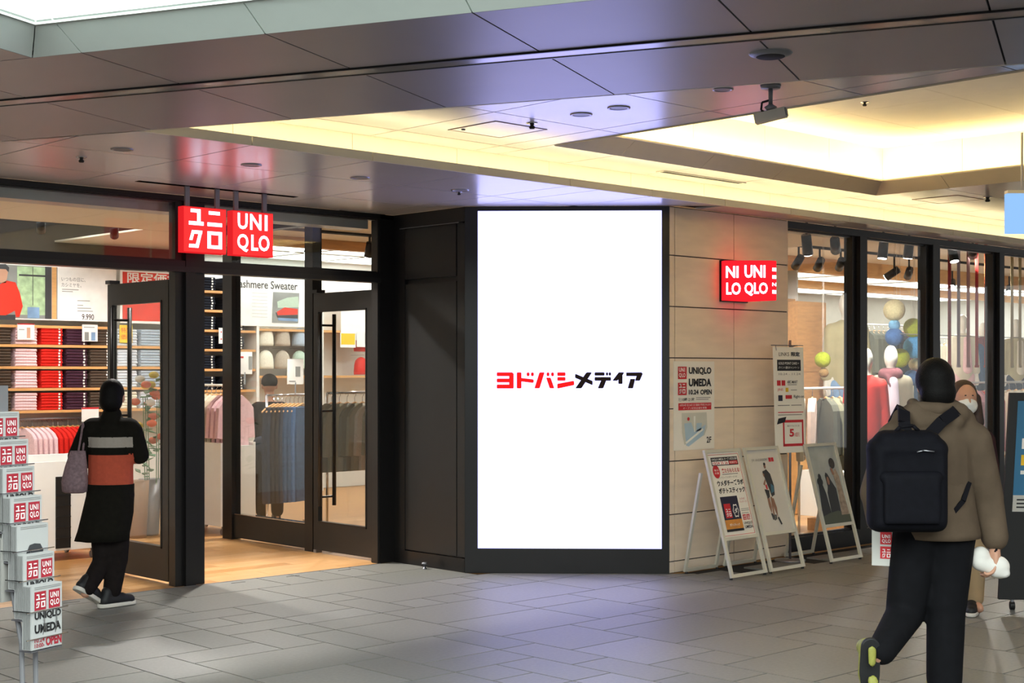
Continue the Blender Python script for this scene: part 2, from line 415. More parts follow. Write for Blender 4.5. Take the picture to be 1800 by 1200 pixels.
nbox(MB(), -3, NE2+.1, T0-.1, 4, 3.42, 3.46).build('light_ceiling', 'lum_cool', cof0)
wl = MB(); nbox(wl, NE2+.08, NE2+.1, T0-.1, 4, ZC+.03, 3.42); nbox(wl, -3, NE2+.1, T0-.12, T0-.1, ZC+.03, 3.42); wl.build('recess_wall', 'cool_paint', cof0)
tr = MB(); nbox(tr, NE2-.17, NE2+.08, T0-.1, 4, ZC+.085, ZC+.1); nbox(tr, -3, NE2-.17, T0-.1, T0+.16, ZC+.085, ZC+.1); tr.build('light_trough', 'cool_paint', cof0)
# warm recess along the shopfronts
cov = struct(thing('ceiling', None, None))
ends = [4.643-.88*2+.881*k for k in range(0, 24)]
for a, b in zip(ends, ends[1:]):
    p = clip([(a+.003, 7.03), (b-.003, 7.03), (b-.003, 7.045), (a+.003, 7.045)], .912, .41, NE1-.02)
    if len(p) > 2: MB().prism(p, ZC-.001, ZC+.052).build('lip_panel', 'lip_paint', cov)
    p = clip([(a+.012, 7.25), (b+.008, 7.25), (b+.008, 7.262), (a+.012, 7.262)], .912, .41, NE1-.02)
    if len(p) > 2: MB().prism(p, ZC+.02, Z2+.02).build('cove_panel', 'cove_paint', cov)
MB().prism([(3.2, 7.045), (24, 7.045), (24, 7.25), (3.2, 7.25)], ZC+.022, ZC+.03).build('light_trough', 'cove_paint', cov)
led = tag(MB().prism([(3.95, 7.10), (23.5, 7.10), (23.5, 7.135), (3.95, 7.135)], ZC+.031, ZC+.045).build('led_strip', 'led_warm', cov))
# upper ceiling
CU0, CU1, CV1 = 6.78, 10.68, 6.69
up = MB(); NE = [(.912, .41, NE1)]
for r in ([(-1, -4), (CU0, -4), (CU0, 7.26), (-1, 7.26)], [(CU0, CV1), (CU1, CV1), (CU1, 7.26), (CU0, 7.26)], [(CU1, -4), (24, -4), (24, 7.26), (CU1, 7.26)]):
    p = clip(r, .912, .41, NE1)
    up.prism(p, Z2+.014, Z2+.03)
upper = struct(up.build('ceiling', 'seam'))
vv = [7.25, 6.96, 6.08, 5.2, 4.32, 3.44, 2.56, 1.68]
panels([3.91, 4.79, 5.67, 6.2+.35, CU0], vv[::-1], Z2, upper, 'panel', 'ceiling_panel', NE)
panels([CU0, 7.43, 8.31, 9.19, 10.07, CU1], [CV1, 7.25], Z2, upper, 'panel', 'ceiling_panel', NE)
panels([CU1, 11.56, 12.44, 13.32, 14.2, 15.08, 15.96, 16.84], vv[::-1], Z2, upper, 'panel', 'ceiling_panel', NE)
# warm coffer
cof = struct(thing('ceiling', None, None)); IN = .15
def quadslab(mb, a, b, c, d, t):
    a, b, c, d = map(Vector, (a, b, c, d)); n = (b-a).cross(d-a).normalized()*t
    return mb.add([a, b, c, d, a+n, b+n, c+n, d+n], [(3,2,1,0),(4,5,6,7),(0,1,5,4),(1,2,6,5),(2,3,7,6),(3,0,4,7)])
for a, b in zip([CU0, 7.43, 8.31, 9.19, 10.07], [7.43, 8.31, 9.19, 10.07, CU1]):
    a2 = max(a, CU0+IN); b2 = min(b, CU1-IN)
    quadslab(MB(), (b-.002, CV1, Z2), (a+.002, CV1, Z2), (a2+.002, CV1-IN, Z2+.1), (b2-.002, CV1-IN, Z2+.1), -.01).build('fascia_panel', 'coffer_lip', cof)
for a, b in zip([CV1, 6.0, 5.12, 4.24, 3.36, 2.48], [6.0, 5.12, 4.24, 3.36, 2.48, 1.6]):
    a2 = min(a, CV1-IN)
    quadslab(MB(), (CU1, b+.002, Z2), (CU1, a-.002, Z2), (CU1-IN, a2-.002, Z2+.1), (CU1-IN, b+.002, Z2+.1), -.01).build('fascia_panel', 'coffer_lip', cof)
    quadslab(MB(), (CU0, a-.002, Z2), (CU0, b+.002, Z2), (CU0+IN, b+.002, Z2+.1), (CU0+IN, a2-.002, Z2+.1), -.01).build('fascia_panel', 'coffer_lip', cof)
Z4 = 3.52
for a, b in zip([6.55, 7.43, 8.31, 9.19, 10.07], [7.43, 8.31, 9.19, 10.07, 10.9]): B(a+.002, b-.002, 6.75, 6.765, Z2+.05, Z4).build('cove_panel', 'cove_paint', cof)
for a, b in zip([1.6, 2.48, 3.36, 4.24, 5.12, 6.0], [2.48, 3.36, 4.24, 5.12, 6.0, 6.75]):
    B(10.88, 10.895, a+.002, b-.002, Z2+.05, Z4).build('cove_panel', 'cove_paint', cof); B(6.56, 6.575, a+.002, b-.002, Z2+.05, Z4).build('cove_panel', 'cove_paint', cof)
B(6.55, 10.9, 1.58, 1.6, Z2, Z4).build('cove_panel', 'cove_paint', cof)
for a, b in zip([6.55, 7.43, 8.31, 9.19, 10.07], [7.43, 8.31, 9.19, 10.07, 10.9]):
    for c, d in zip([1.6, 2.48, 3.36, 4.24, 5.12, 6.0], [2.48, 3.36, 4.24, 5.12, 6.0, 6.76]):
        B(a+.002, b-.002, c+.002, d-.002, Z4, Z4+.012).build('ceiling_panel', 'cove_paint', cof)
B(6.5, 10.95, 1.5, 6.8, Z4+.013, Z4+.03).build('ceiling_backing', 'seam', cof)
tb = MB(); tb.box(6.575, 10.88, 6.53, 6.75, Z2+.085, Z2+.098); tb.box(10.53, 10.88, 1.6, 6.53, Z2+.085, Z2+.098); tb.box(6.575, 6.93, 1.6, 6.53, Z2+.085, Z2+.098); tb.build('light_trough', 'cove_paint', cof)
lb = MB(); lb.box(6.65, 10.8, 6.62, 6.66, Z2+.1, Z2+.115); lb.box(10.66, 10.70, 1.7, 6.6, Z2+.1, Z2+.115); lb.box(6.68, 6.72, 1.7, 6.6, Z2+.1, Z2+.115); lb.build('led_strip', 'led_warm2', cof)
# ------------------------------------------------------------------ shopfront left of the screen
mat('shutter_grey', 'b4b4b0', .35, metal=.3, var=.03)
wl_ = struct(thing('wall_left', None, None))
def part(nm, m, p, *bx): return B(*bx).build(nm, m, p)
for a, b, c, d in ((5.55, 5.63, VL+.03, VL+.12), (5.62, 5.705, VL-.005, VL+.12), (5.70, 5.80, VL+.03, VL+.12), (7.46, 7.60, VL, VL+.12), (3.62, 3.80, VL, VL+.12)):
    part('post', 'black_metal', wl_, a, b, c, d, 0, ZC-.002)
part('header', 'black_metal', wl_, 1.5, 7.46, VL, VL+.11, 2.335, 2.42)
part('header_lip', 'door_metal', wl_, 1.5, 7.46, VL-.012, VL, 2.335, 2.375)
part('top_rail', 'black_metal', wl_, 1.5, 7.60, VL, VL+.11, 2.865, ZC-.002)
part('shutter_box', 'shutter_grey', wl_, 1.5, 7.44, VL+.14, VL+.34, 2.79, 2.885)
part('shutter_lip', 'chrome', wl_, 1.5, 7.44, VL+.125, VL+.14, 2.862, 2.872)
for i, (a, b) in enumerate(((3.80, 5.55), (5.80, 7.46))):
    wn = struct(thing('window_%d' % (i+1), None, None)); part('pane', 'glass', wn, a, b, VL+.05, VL+.058, 2.42, 2.865)
    for z in (2.42, 2.855): part('glazing_bead', 'door_metal', wn, a, b, VL+.03, VL+.09, z, z+.01)
part('jamb_strip', 'door_metal', wl_, 7.44, 7.46, VL+.01, VL+.09, 0, ZC-.01)
# vestibule partition
vp = struct(thing('wall_vestibule', None, None))
part('post', 'black_metal', vp, 7.50, 7.60, 10.40, 10.52, 0, 2.99)
part('post', 'black_metal', vp, 7.50, 7.60, 11.70, 11.86, 0, 2.99)
part('rail', 'door_metal', vp, 7.52, 7.58, 10.52, 11.70, .02, .24)
part('rail_cap', 'chrome', vp, 7.515, 7.585, 10.52, 11.70, .24, .247)
part('top_beam', 'black_metal', vp, 7.50, 7.60, 9.5, 11.86, 2.90, 2.99)
part('pane', 'glass', vp, 7.546, 7.554, 10.52, 11.70, .247, 2.90)
def leaf(nm, u, v0, v1):
    d = struct(thing(nm, None, None)); z0, z1 = .025, 2.285; t = .045
    part('stile', 'door_metal', d, u, u+t, v0, v0+.10, z0, z1); part('stile', 'door_metal', d, u, u+t, v1-.07, v1, z0, z1)
    part('rail', 'door_metal', d, u, u+t, v0+.10, v1-.07, z1-.15, z1); part('rail', 'door_metal', d, u, u+t, v0+.10, v1-.07, z0, z0+.24)
    for z in (z1-.165, z0+.24): part('glazing_bead', 'black_metal', d, u-.004, u+t+.004, v0+.095, v1-.065, z, z+.015)
    part('glazing_bead', 'black_metal', d, u-.004, u+t+.004, v0+.095, v0+.11, z0+.24, z1-.15)
    part('pane', 'glass', d, u+.018, u+.026, v0+.10, v1-.07, z0+.24, z1-.15)
    for s in (-1, 1):
        x = u-.055 if s < 0 else u+t+.055
        mb = MB().cyl((x, v1-.17, .42), (x, v1-.17, 2.10), .018, n=10)
        h = mb.build('pull_handle', 'black_metal', d, smooth=True)
        for z in (.5, 1.25, 2.0): MB().cyl((x, v1-.17, z), (u+t/2, v1-.17, z), .010, n=8).build('bracket', 'black_metal', h)
    part('closer_arm', 'black_metal', d, u-.03, u+.06, v1-.09, v1-.02, z1+.002, z1+.03)
    part('floor_guide', 'steel', d, u-.01, u+t+.01, v1-.05, v1-.01, .0, .025)
    return d
leaf('door_1', 5.555, 9.53, 10.46); leaf('door_2', 7.50, 9.53, 10.385)
# threshold
th = struct(thing('trim_3', None, None))
part('threshold', 'steel', th, 3.0, 7.46, VL-.012, VL, -.01, .002)
for a in (4.6, 5.95, 6.45, 6.95): part('floor_slot', 'black', th, a, a+.12, VL-.11, VL-.10, -.005, .0015)
# black return wall
rw = struct(thing('wall_return', None, None))
part('wall_core', 'black', rw, 7.63, 7.9, 8.55, 9.5, 0, ZC-.001)
part('upper_panel', 'panel_black', rw, 7.602, 7.63, 8.60, 9.31, 2.36, 2.775)
part('lower_panel', 'panel_black', rw, 7.606, 7.63, 8.60, 9.24, .12, 2.32)
part('edge_strip', 'panel_black', rw, 7.602, 7.63, 8.495, 8.585, .12, 2.775)
part('top_band', 'black', rw, 7.60, 7.63, 8.495, 9.39, 2.79, ZC-.001)
part('top_bead', 'grey_metal', rw, 7.592, 7.60, 8.56, 9.30, 2.782, 2.787)
part('skirting', 'black_metal', rw, 7.60, 7.63, 8.495, 9.39, 0, .11)
part('jamb', 'black', rw, 7.60, 7.64, 9.24, 9.39, .11, 2.79)
# stone wall
sw = struct(B(8.745, 10.325, VR+.012, VR+.30, 0, ZC-.001).build('wall_right', 'seam'))
zz = [0, .092, .464, .886, 1.301, 1.705, 2.112, 2.517, ZC-.003]
for a, b in ((8.737, 8.803), (8.803, 9.565), (9.565, 10.325)):
    for z0, z1 in zip(zz, zz[1:]): B(a+.0045, b-.0045, VR, VR+.012, z0+.0045, z1-.0045).build('stone_slab', 'stone', sw)
part('end_slab', 'stone', sw, 10.325-.003, 10.327, VR+.002, VR+.30, 0, ZC-.003)
# shop window right
wr = struct(thing('wall_window', None, None))
part('sill', 'black_metal', wr, 10.33, 20, VR, VR+.12, 0, .145)
part('head', 'black_metal', wr, 10.33, 20, VR, VR+.12, 2.84, ZC-.002)
MX = [(11.37, 11.62), (12.66, 12.93), (14.0, 14.24), (15.35, 15.6), (16.7, 16.95)]
for a, b in MX:
    m = part('mullion', 'black_metal', wr, a, b, VR+.03, VR+.12, .145, 2.84); part('mullion_cap', 'door_metal', wr, a+.07, b-.07, VR-.01, VR+.03, .145, 2.84)
ed = [10.33]+[x for m in MX for x in m]+[18.3]
for i in range(0, len(ed), 2):
    wn = struct(thing('window_%d' % (3+i//2), None, None)); part('pane', 'glass', wn, ed[i], ed[i+1], VR+.06, VR+.068, .145, 2.84)
    part('glazing_bead', 'black_metal', wn, ed[i], ed[i+1], VR+.045, VR+.085, .145, .16); part('glazing_bead', 'black_metal', wn, ed[i], ed[i+1], VR+.045, VR+.085, 2.825, 2.84)
# shop interior shell
VB = 16.0
wb = struct(B(3, 16, VB, VB+.2, 0, 3.6).build('wall_back', 'store_wall'))
struct(B(13.5, 13.6, 10.0, VB, 0, 3.6).build('wall_partition', 'store_wall'))
struct(B(13.6, 34, 15.0, 15.2, 0, 3.6).build('wall_back', 'deep_wall'))
struct(B(2.9, 3.0, VL+.12, VB, 0, 3.6).build('wall_side', 'store_wall'))
struct(B(26, 26.1, VR+.3, 15, 0, 3.6).build('wall_side', 'store_wall'))
sc_ = struct(thing('ceiling', None, None))
for k in range(6): part('ceiling_panel', 'beige_ceiling', sc_, 3.0+k*.8+.002, 3.8+k*.8-.002, VL+.02, 11.2-.002, 3.0, 3.02); part('ceiling_panel', 'beige_ceiling', sc_, 3.0+k*.8+.002, 3.8+k*.8-.002, 11.2, 12.8, 3.0, 3.02)
part('ceiling_panel', 'beige_ceiling', sc_, 7.8, 13.5, 8.6, 12.4, 3.0, 3.02)
part('open_ceiling', 'dark_ceiling', sc_, 3, 9.6, 12.8, VB, 3.5, 3.55)
part('bulkhead', 'wood_dark', sc_, 3, 9.6, 12.78, 12.8, 3.0, 3.5)
part('bulkhead', 'wood', sc_, 7.8, 13.5, 12.4, 12.52, 2.90, 3.12)
part('ceiling_panel', 'beige_ceiling', sc_, 7.8, 13.5, 12.52, VB, 3.12, 3.14)
part('upper_band', 'dark_ceiling', sc_, 3, 9.6, VB-.03, VB-.002, 2.93, 3.5)
sr = struct(thing('ceiling', None, None))
part('ceiling_panel', 'beige_ceiling', sr, 8.8, 26, VR+.12, 10.6, 3.05, 3.07)
part('bulkhead', 'wood', sr, 13.6, 26, 10.6, 10.75, 2.86, 3.07)
part('ceiling_panel', 'beige_ceiling', sr, 13.6, 26, 10.75, 15.0, 3.02, 3.04)
part('bulkhead', 'wood', sr, 13.6, 26, 12.9, 13.0, 2.88, 3.02)
# ------------------------------------------------------------------ ceiling fittings of the mall
def downlight(p, r, label, nm='downlight'):
    t = thing(nm, label, 'downlight', p, 0, 'recessed round downlights in the mall ceiling')
    MB().lathe(p, [(r*.72, .004), (r*.74, -.004), (r, -.006), (r*1.02, 0), (r*1.02, .002)], 24).build('rim', 'steel', t, True)
    MB().lathe(p, [(r*.72, -.003), (r*.70, -.002)], 24).build('lens', 'grey_metal', t)
for (u, v), l in zip(((4.177, 7.69), (5.086, 7.71), (5.951, 7.71), (6.879, 7.74)), ('leftmost round downlight in the low ceiling near the smoke detector', 'round downlight in the low ceiling above the hanging red signs', 'third round downlight from the left in the low ceiling by the entrance', 'pale round downlight in the low ceiling just left of the blue screen glow')):
    downlight((u, v, ZC), .065, l)
for (u, v), l in zip(((6.09, 5.785), (6.09, 5.49)), ('left one of two round downlights beside the ceiling hatch', 'right one of two round downlights beside the ceiling hatch')):
    downlight((u, v, Z2), .065, l)
downlight((6.096, 4.75, Z2), .055, 'small pale round ceiling light lit pink beside the camera')
t = thing('ceiling_speaker', 'large round ceiling speaker with dark grille in the grey soffit', 'speaker', (4.845, 3.53, ZC))
MB().lathe((4.845, 3.53, ZC), [(.062, -.014), (.085, -.006), (.09, 0), (.09, .003)], 28).build('rim', 'grey_metal', t, True)
MB().lathe((4.845, 3.53, ZC), [(.055, -.0165), (.06, -.0135)], 28).build('grille', 'seam', t, True)
def detector(p, label, s=1.):
    t = thing('sprinkler_head', label, 'sprinkler', p, 0, 'small sprinkler heads and detectors on the ceiling')
    MB().lathe(p, [(.028*s, -.004), (.03*s, 0)], 16).build('plate', 'chrome', t, True)
    MB().lathe(p, [(.012*s, -.03*s), (.016*s, -.022*s), (.008*s, -.012*s), (.012*s, -.004)], 12).build('nozzle', 'seam', t, True)
detector((4.152, 8.145, ZC), 'small dark sprinkler head beside the leftmost downlight', 1.1)
detector((6.085, 6.19, Z2), 'small sprinkler head beside the square ceiling hatch', 1.2)
detector(tuple(onz(1520, 179, Z4)), 'small sprinkler head on the bright coffer ceiling')
detector(tuple(onz(1736, 346, Z2)), 'small sprinkler head below the far side of the warm coffer', 1.4)
detector(tuple(onz(807, 337, ZC)), 'tiny sprinkler head in the low ceiling above the screen corner', .8)
t = thing('ceiling_hatch', 'square access hatch in the upper ceiling beside the yellow cove', 'hatch', (6.10, 6.51, Z2))
fr = MB()
for bx in ((5.877, 6.317, 6.29, 6.30), (5.877, 6.317, 6.714, 6.724), (5.877, 5.887, 6.29, 6.724), (6.307, 6.317, 6.29, 6.724)): fr.box(*bx, Z2-.003, Z2+.001)
fr.build('frame', 'wood_dark', t); part('lid', 'panel', t, 5.89, 6.304, 6.303, 6.711, Z2-.002, Z2+.001)
MB().lathe((5.93, 6.64, Z2), [(.012, -.007), (.014, -.001)], 12).build('latch', 'seam', t)
t = thing('ceiling_hatch', 'square access hatch in the ceiling beyond the warm coffer', 'hatch', (11.3, 6.2, Z2))
a = [onz(*q, Z2-.001) for q in ((1584, 351), (1690, 340), (1752, 349), (1640, 361))]
cx, cy = sum(p.x for p in a)/4, sum(p.y for p in a)/4
fr = MB()
for bx in ((-.22, .22, -.22, -.21), (-.22, .22, .21, .22), (-.22, -.21, -.22, .22), (.21, .22, -.22, .22)): fr.box(cx+bx[0], cx+bx[1], cy+bx[2], cy+bx[3], Z2-.003, Z2+.001)
fr.build('frame', 'wood_dark', t); part('lid', 'panel', t, cx-.205, cx+.205, cy-.205, cy+.205, Z2-.002, Z2+.001)
t = thing('air_vent', 'long narrow slot air vent in the upper ceiling beside the yellow cove', 'vent', (8.74, 7.02, Z2))
part('frame', 'lip_paint', t, 8.24, 9.25, 6.975, 7.055, Z2-.004, Z2+.001); part('slot', 'black', t, 8.27, 9.22, 6.995, 7.01, Z2-.006, Z2-.003); part('slot', 'black', t, 8.27, 9.22, 7.02, 7.035, Z2-.006, Z2-.003)
# CCTV camera
cp = Vector((6.19, 4.51, Z2))
t = thing('security_camera', 'white box security camera hanging from the ceiling before the warm coffer', 'camera', cp)
MB().lathe(cp, [(.05, -.018), (.055, 0)], 18).build('base', 'grey_metal', t, True)
MB().cyl(cp, cp-UP*.10, .012).build('stem', 'grey_metal', t, True)
MB().lathe(cp-UP*.10, [(.02, -.035), (.035, -.015), (.012, 0)], 14).build('joint', 'grey_metal', t, True)
MB().tube([cp-UP*.08+RT*-.01, cp-UP*.09-RT*.045, cp-UP*.13-RT*.05, cp-UP*.15-RT*.02], .006).build('cable', 'black', t)
h = MB().bar(cp-UP*.175-RT*.075+FW*.03, cp-UP*.145+RT*.075-FW*.03, .06, .05).build('housing', 'alu_white', t)
MB().bar(cp-UP*.146+RT*.07-FW*.028, cp-UP*.1445+RT*.08-FW*.032, .05, .04).build('lens_window', 'print_grey', h)
MB().cyl(cp-UP*.13, cp-UP*.155, .008).build('bracket', 'grey_metal', t)
# slot that holds the hanging signs
part('sign_slot', 'void', ceil, 4.95, 6.27, 8.875, 8.935, ZC-.002, ZC+.002)
# ------------------------------------------------------------------ big screen on the corner
sd = Vector((S2[0]-S1[0], S2[1]-S1[1], 0)); SL = sd.length; sr_ = sd/SL; sn = Vector((-sr_.y, sr_.x, 0))*-1
so = Vector((S1[0], S1[1], 0)); sn = sr_.cross(UP)
t = thing('led_screen', 'tall glowing white advertising screen in a black frame on the corner', 'screen', so)
mb = MB().obox(so, sr_, UP, -sn, SL, ZC-.003, .08); mb.build('casing', 'black', t)
def spx(px, py):      # photo pixel -> metres on the screen face
    d = ray(px, py); k = (so-C0).dot(sn)/d.dot(sn); p = C0+d*k-so; return p.dot(sr_), p.z
a0, b1 = spx(840, 963); a1, b0 = spx(1163, 370)
for (x, y, w_, h_) in ((0, 0, SL, b1-.0), (0, b0, SL, ZC-.003-b0), (0, b1, a0, b0-b1), (a1, b1, SL-a1, b0-b1)):
    MB().obox(so+sr_*x+UP*y, sr_, UP, sn, w_, h_, .012).build('bezel', 'black_metal', t)
fo = so+sn*.001
disp = MB().obox(fo+sr_*a0+UP*b1, sr_, UP, sn, a1-a0, b0-b1, .004).build('display', 'screen', t)
def LP(pts): return [spx(860+x/6.207, 630+y/6.214) for x, y in pts]
def R4(x0, y0, x1, y1, c=9):
    return [(x0+c, y0), (x1-c, y0), (x1-c*.3, y0+c*.3), (x1, y0+c), (x1, y1-c), (x1-c*.3, y1-c*.3), (x1-c, y1), (x0+c, y1), (x0+c*.3, y1-c*.3), (x0, y1-c), (x0, y0+c), (x0+c*.3, y0+c*.3)]
red = [R4(82,150,240,192), R4(82,218,240,260), R4(82,283,240,327), [(217,150),(250,150),(267,165),(267,318),(260,327),(217,327)], R4(300,150,352,326), [(350,211),(478,226),(486,236),(485,258),(475,266),(350,250)], R4(408,150,440,193,14), R4(455,150,487,193,14),
       [(556,150),(596,150),(602,158),(552,318),(543,325),(500,325),(495,318),(545,158)], [(627,208),(664,208),(672,214),(708,318),(703,325),(666,325),(657,318),(622,214)], R4(626,150,656,193,13), R4(675,150,706,193,13), R4(742,150,832,190), R4(742,202,832,242), [(748,274),(915,243),(926,250),(928,282),(920,291),(750,327),(742,320),(742,280)]]
blk = [[(1068,150),(1110,150),(1117,158),(1010,318),(1000,325),(946,325),(943,318),(1055,158)], [(945,168),(1122,242),(1128,250),(1128,282),(1120,288),(943,213),(936,205),(937,172)], R4(1149,150,1258,186), R4(1273,150,1297,186,11), R4(1303,150,1328,186,11), R4(1149,202,1328,242), [(1222,236),(1278,236),(1246,318),(1236,325),(1190,325),(1186,318)],
       [(1415,150),(1464,150),(1470,156),(1452,186),(1400,238),(1393,242),(1350,242),(1347,236),(1408,156)], R4(1408,182,1454,277,8), [(1494,152),(1660,150),(1673,163),(1672,172),(1645,235),(1637,242),(1590,242),(1606,192),(1494,191)], [(1540,222),(1592,222),(1570,318),(1563,325),(1517,325),(1512,318)]]
mb = MB(); [mb.plate(fo+sn*.0045, sr_, UP, LP(p), .001) for p in red]; mb.build('red_lettering', 'screen_red', disp)
mb = MB(); [mb.plate(fo+sn*.0045, sr_, UP, LP(p), .001) for p in blk]; mb.build('black_lettering', 'screen_black', disp)
# ------------------------------------------------------------------ square logo print
def logo_white(mb, o, r, u, s, kana, off=.002):
    o, r, u = Vector(o), Vector(r), Vector(u)
    if kana:
        P = [[(.16,.81),(.38,.81),(.38,.88),(.16,.88)], [(.31,.60),(.39,.60),(.39,.88),(.31,.88)], [(.12,.555),(.46,.555),(.46,.63),(.12,.63)],
             [(.58,.79),(.84,.79),(.84,.86),(.58,.86)], [(.55,.555),(.89,.555),(.89,.63),(.55,.63)],
             [(.17,.38),(.42,.38),(.43,.45),(.19,.45)], [(.19,.45),(.26,.45),(.20,.25),(.13,.25)], [(.36,.45),(.43,.45),(.34,.10),(.26,.10)], [(.12,.10),(.33,.10),(.35,.17),(.13,.17)],
             [(.55,.10),(.63,.10),(.63,.45),(.55,.45)], [(.81,.10),(.89,.10),(.89,.45),(.81,.45)], [(.62,.38),(.82,.38),(.82,.45),(.62,.45)], [(.62,.10),(.82,.10),(.82,.17),(.62,.17)]]
        n = r.cross(u).normalized()
        for p in P: mb.plate(o+n*off, r*s, u*s, p, .001)
    else:
        for t_, x0, x1, y0, y1 in (('U', .12, .36, .55, .88), ('N', .42, .70, .55, .88), ('I', .78, .85, .55, .88), ('Q', .11, .38, .08, .45), ('L', .45, .62, .12, .45), ('O', .63, .90, .12, .45)):
            mb.text(t_, o, r*s, u*s, x0, y0, x1, y1, off, .025)
US = Vector((1, 0, 0))
def hang_sign(u0, u1, kana, label):
    z0, z1, v0, v1 = 2.436, 2.76, 8.872, 8.94
    t = thing('hanging_sign', label, 'sign', ((u0+u1)/2, 8.9, z0), 0, 'lit red square signs hanging above the entrance')
    b = part('light_box', 'sign_side', t, u0, u1, v0, v1, z0, z1)
    f = part('front_face', 'sign_red', t, u0+.006, u1-.004, v0-.004, v0, z0+.006, z1-.006)
    mb = MB(); logo_white(mb, (u0, v0-.004, z0), US, UP, u1-u0, kana); mb.build('logo_lettering', 'sign_white', f)
    for u in (u0+.045, u1-.06): part('hanger', 'grey_metal', t, u-.012, u+.022, 8.895, 8.915, z1, ZC)
hang_sign(5.29, 5.64, True, 'lit red square sign with white katakana hanging above the entrance')
hang_sign(5.692, 6.042, False, 'lit red square sign with white roman letters hanging above the entrance')
# blade sign on the stone wall
t = thing('blade_sign', 'glowing red faceted box sign with white letters on the stone wall', 'sign', (9.45, 7.2, 2.18))
z0, z1 = 2.18, 2.50
pl = [(9.39, VR), (9.33, 7.255), (9.425, 7.155), (9.60, 6.995), (9.665, 6.985), (9.72, 7.03), (9.72, VR)]
MB().prism(pl, z0, z1).build('light_box', 'sign_red_hot', t)
part('back_plate', 'black_metal', t, 9.37, 9.73, VR-.02, VR-.001, z0-.01, z1+.01)
def facet(a, b, n_):
    a = Vector(a+(z0,)); b = Vector(b+(z0,)); r = (b-a); wd = r.length; r.normalize(); return a, r, wd
mb = MB()
a, r, wd = facet((9.33, 7.255), (9.425, 7.155), 0)
for s_, x0, x1, y0, y1 in (('NI', .08, .82, .56, .86), ('LO', .1, .95, .13, .44)): mb.text(s_, a, r, UP, x0*wd, y0*.32, x1*wd, y1*.32, .003, .03)
mb.build('logo_lettering', 'sign_white', t); mb = MB()
a, r, wd = facet((9.425, 7.155), (9.60, 6.995), 0)
for s_, x0, x1, y0, y1 in (('UNI', .1, .82, .56, .88), ('QLO', .1, .9, .1, .44)): mb.text(s_, a, r, UP, x0*wd, y0*.32, x1*wd, y1*.32, .003, .03)
mb.build('logo_lettering', 'sign_white', t); mb = MB()
a, r, wd = facet((9.60, 6.995), (9.665, 6.985), 0)
for k in range(4): MB().text('I' if k != 1 else 'N', a, r, UP, .25*wd, (.16+k*.19)*.32, .95*wd, (.25+k*.19)*.32, .003, .03).build('logo_lettering', 'sign_white', t)
# light-blue hanging sign at the right
p = Vector((8.47, 4.36, 2.465)); q = p+RT*.9
t = thing('hanging_sign', 'pale blue lit guide sign hanging from the ceiling at the right edge', 'sign', p)
MB().obox(p, RT, UP, FW, .9, .25, .06).build('light_box', 'sign_blue', t)
MB().obox(p+UP*.25, RT, UP, FW, .9, .02, .06).build('top_rail', 'alu_white', t)
for k in (.1, .8): MB().cyl(p+RT*k+FW*.03+UP*.26, Vector((p.x, p.y, Z2))+RT*k+FW*.03, .008).build('rod', 'steel', t)
# ------------------------------------------------------------------ shop lighting
def lum(nm, u0, u1, v0, v1, z, label, m='lum_store'):
    t = thing(nm, label, 'ceiling light', ((u0+u1)/2, (v0+v1)/2, z), 0, 'flat luminous ceiling panels inside the shop')
    part('diffuser', m, t, u0+.02, u1-.02, v0+.02, v1-.02, z-.02, z)
    f = MB(); f.box(u0, u1, v0, v0+.02, z-.03, z); f.box(u0, u1, v1-.02, v1, z-.03, z); f.box(u0, u0+.02, v0, v1, z-.03, z); f.box(u1-.02, u1, v0, v1, z-.03, z); f.build('frame', 'white', t)
for i in range(4):
    for j in range(3): lum('luminous_panel', 9.7+i*.95, 10.6+i*.95, 12.7+j*1.1, 13.7+j*1.1, 3.115, 'luminous ceiling panel over the hat wall, %s column, %s row' % (ORD[i], ORD[j]), 'lum_hat')
for i in range(2):
    for j in range(3): lum('luminous_panel', 4.2+i*2.6, 6.4+i*2.6, 13.3+j*.85, 13.5+j*.85, 3.46, '%s added fill light strip, %s row in the open dark ceiling' % (('left', 'right')[i], ORD[j]), 'lum_fill_strip')  # strips added only to brighten the shop interior
for i in range(6):
    for j in range(2): lum('luminous_panel', 13.8+i*2.0, 15.6+i*2.0, 11.0+j*2.1, 12.6+j*2.1, 3.0, 'luminous ceiling panel deep behind the window, %s column, %s row' % (ORD[i], ORD[j]), 'lum_deep')
def spot(loc, aim, label, energy, lens='lum_spot', size=1.1, r=.045, L=.15, drop=.12):
    loc = Vector(loc); d = (Vector(aim)-loc).normalized(); c = loc-UP*drop
    t = thing('spotlight', label, 'spotlight', loc, 0, 'black track spotlights inside the shop')
    MB().cyl(loc, c, .012).build('bracket', 'black', t)
    hd = MB().cyl(c-d*L*.35, c+d*L*.65, r*.92, r, 14).build('lamp_head', 'black_metal', t, True)
    MB().cyl(c+d*(L*.65+.001), c+d*(L*.65+.006), r*.85, r*.85, 14).build('lens', lens, hd)
    if energy:
        l = bpy.data.lights.new('spot_lamp', 'SPOT'); l.energy = energy; l.spot_size = size; l.spot_blend = .6; l.color = (1, .96, .90); l.shadow_soft_size = .05
        o = bpy.data.objects.new('spot_lamp', l); COL.objects.link(o); o.parent = t
        o.matrix_parent_inverse = Matrix.Identity(4); o.location = (c+d*(L*.65+.03))-loc; o.rotation_euler = d.to_track_quat('-Z', 'Y').to_euler()
tr1 = struct(B(5.0, 9.4, 13.6, 13.63, 3.18, 3.21).build('trim_4', 'black')); tr2 = struct(B(8.0, 12.6, 11.6, 11.63, 2.97, 3.0).build('trim_5', 'black'))
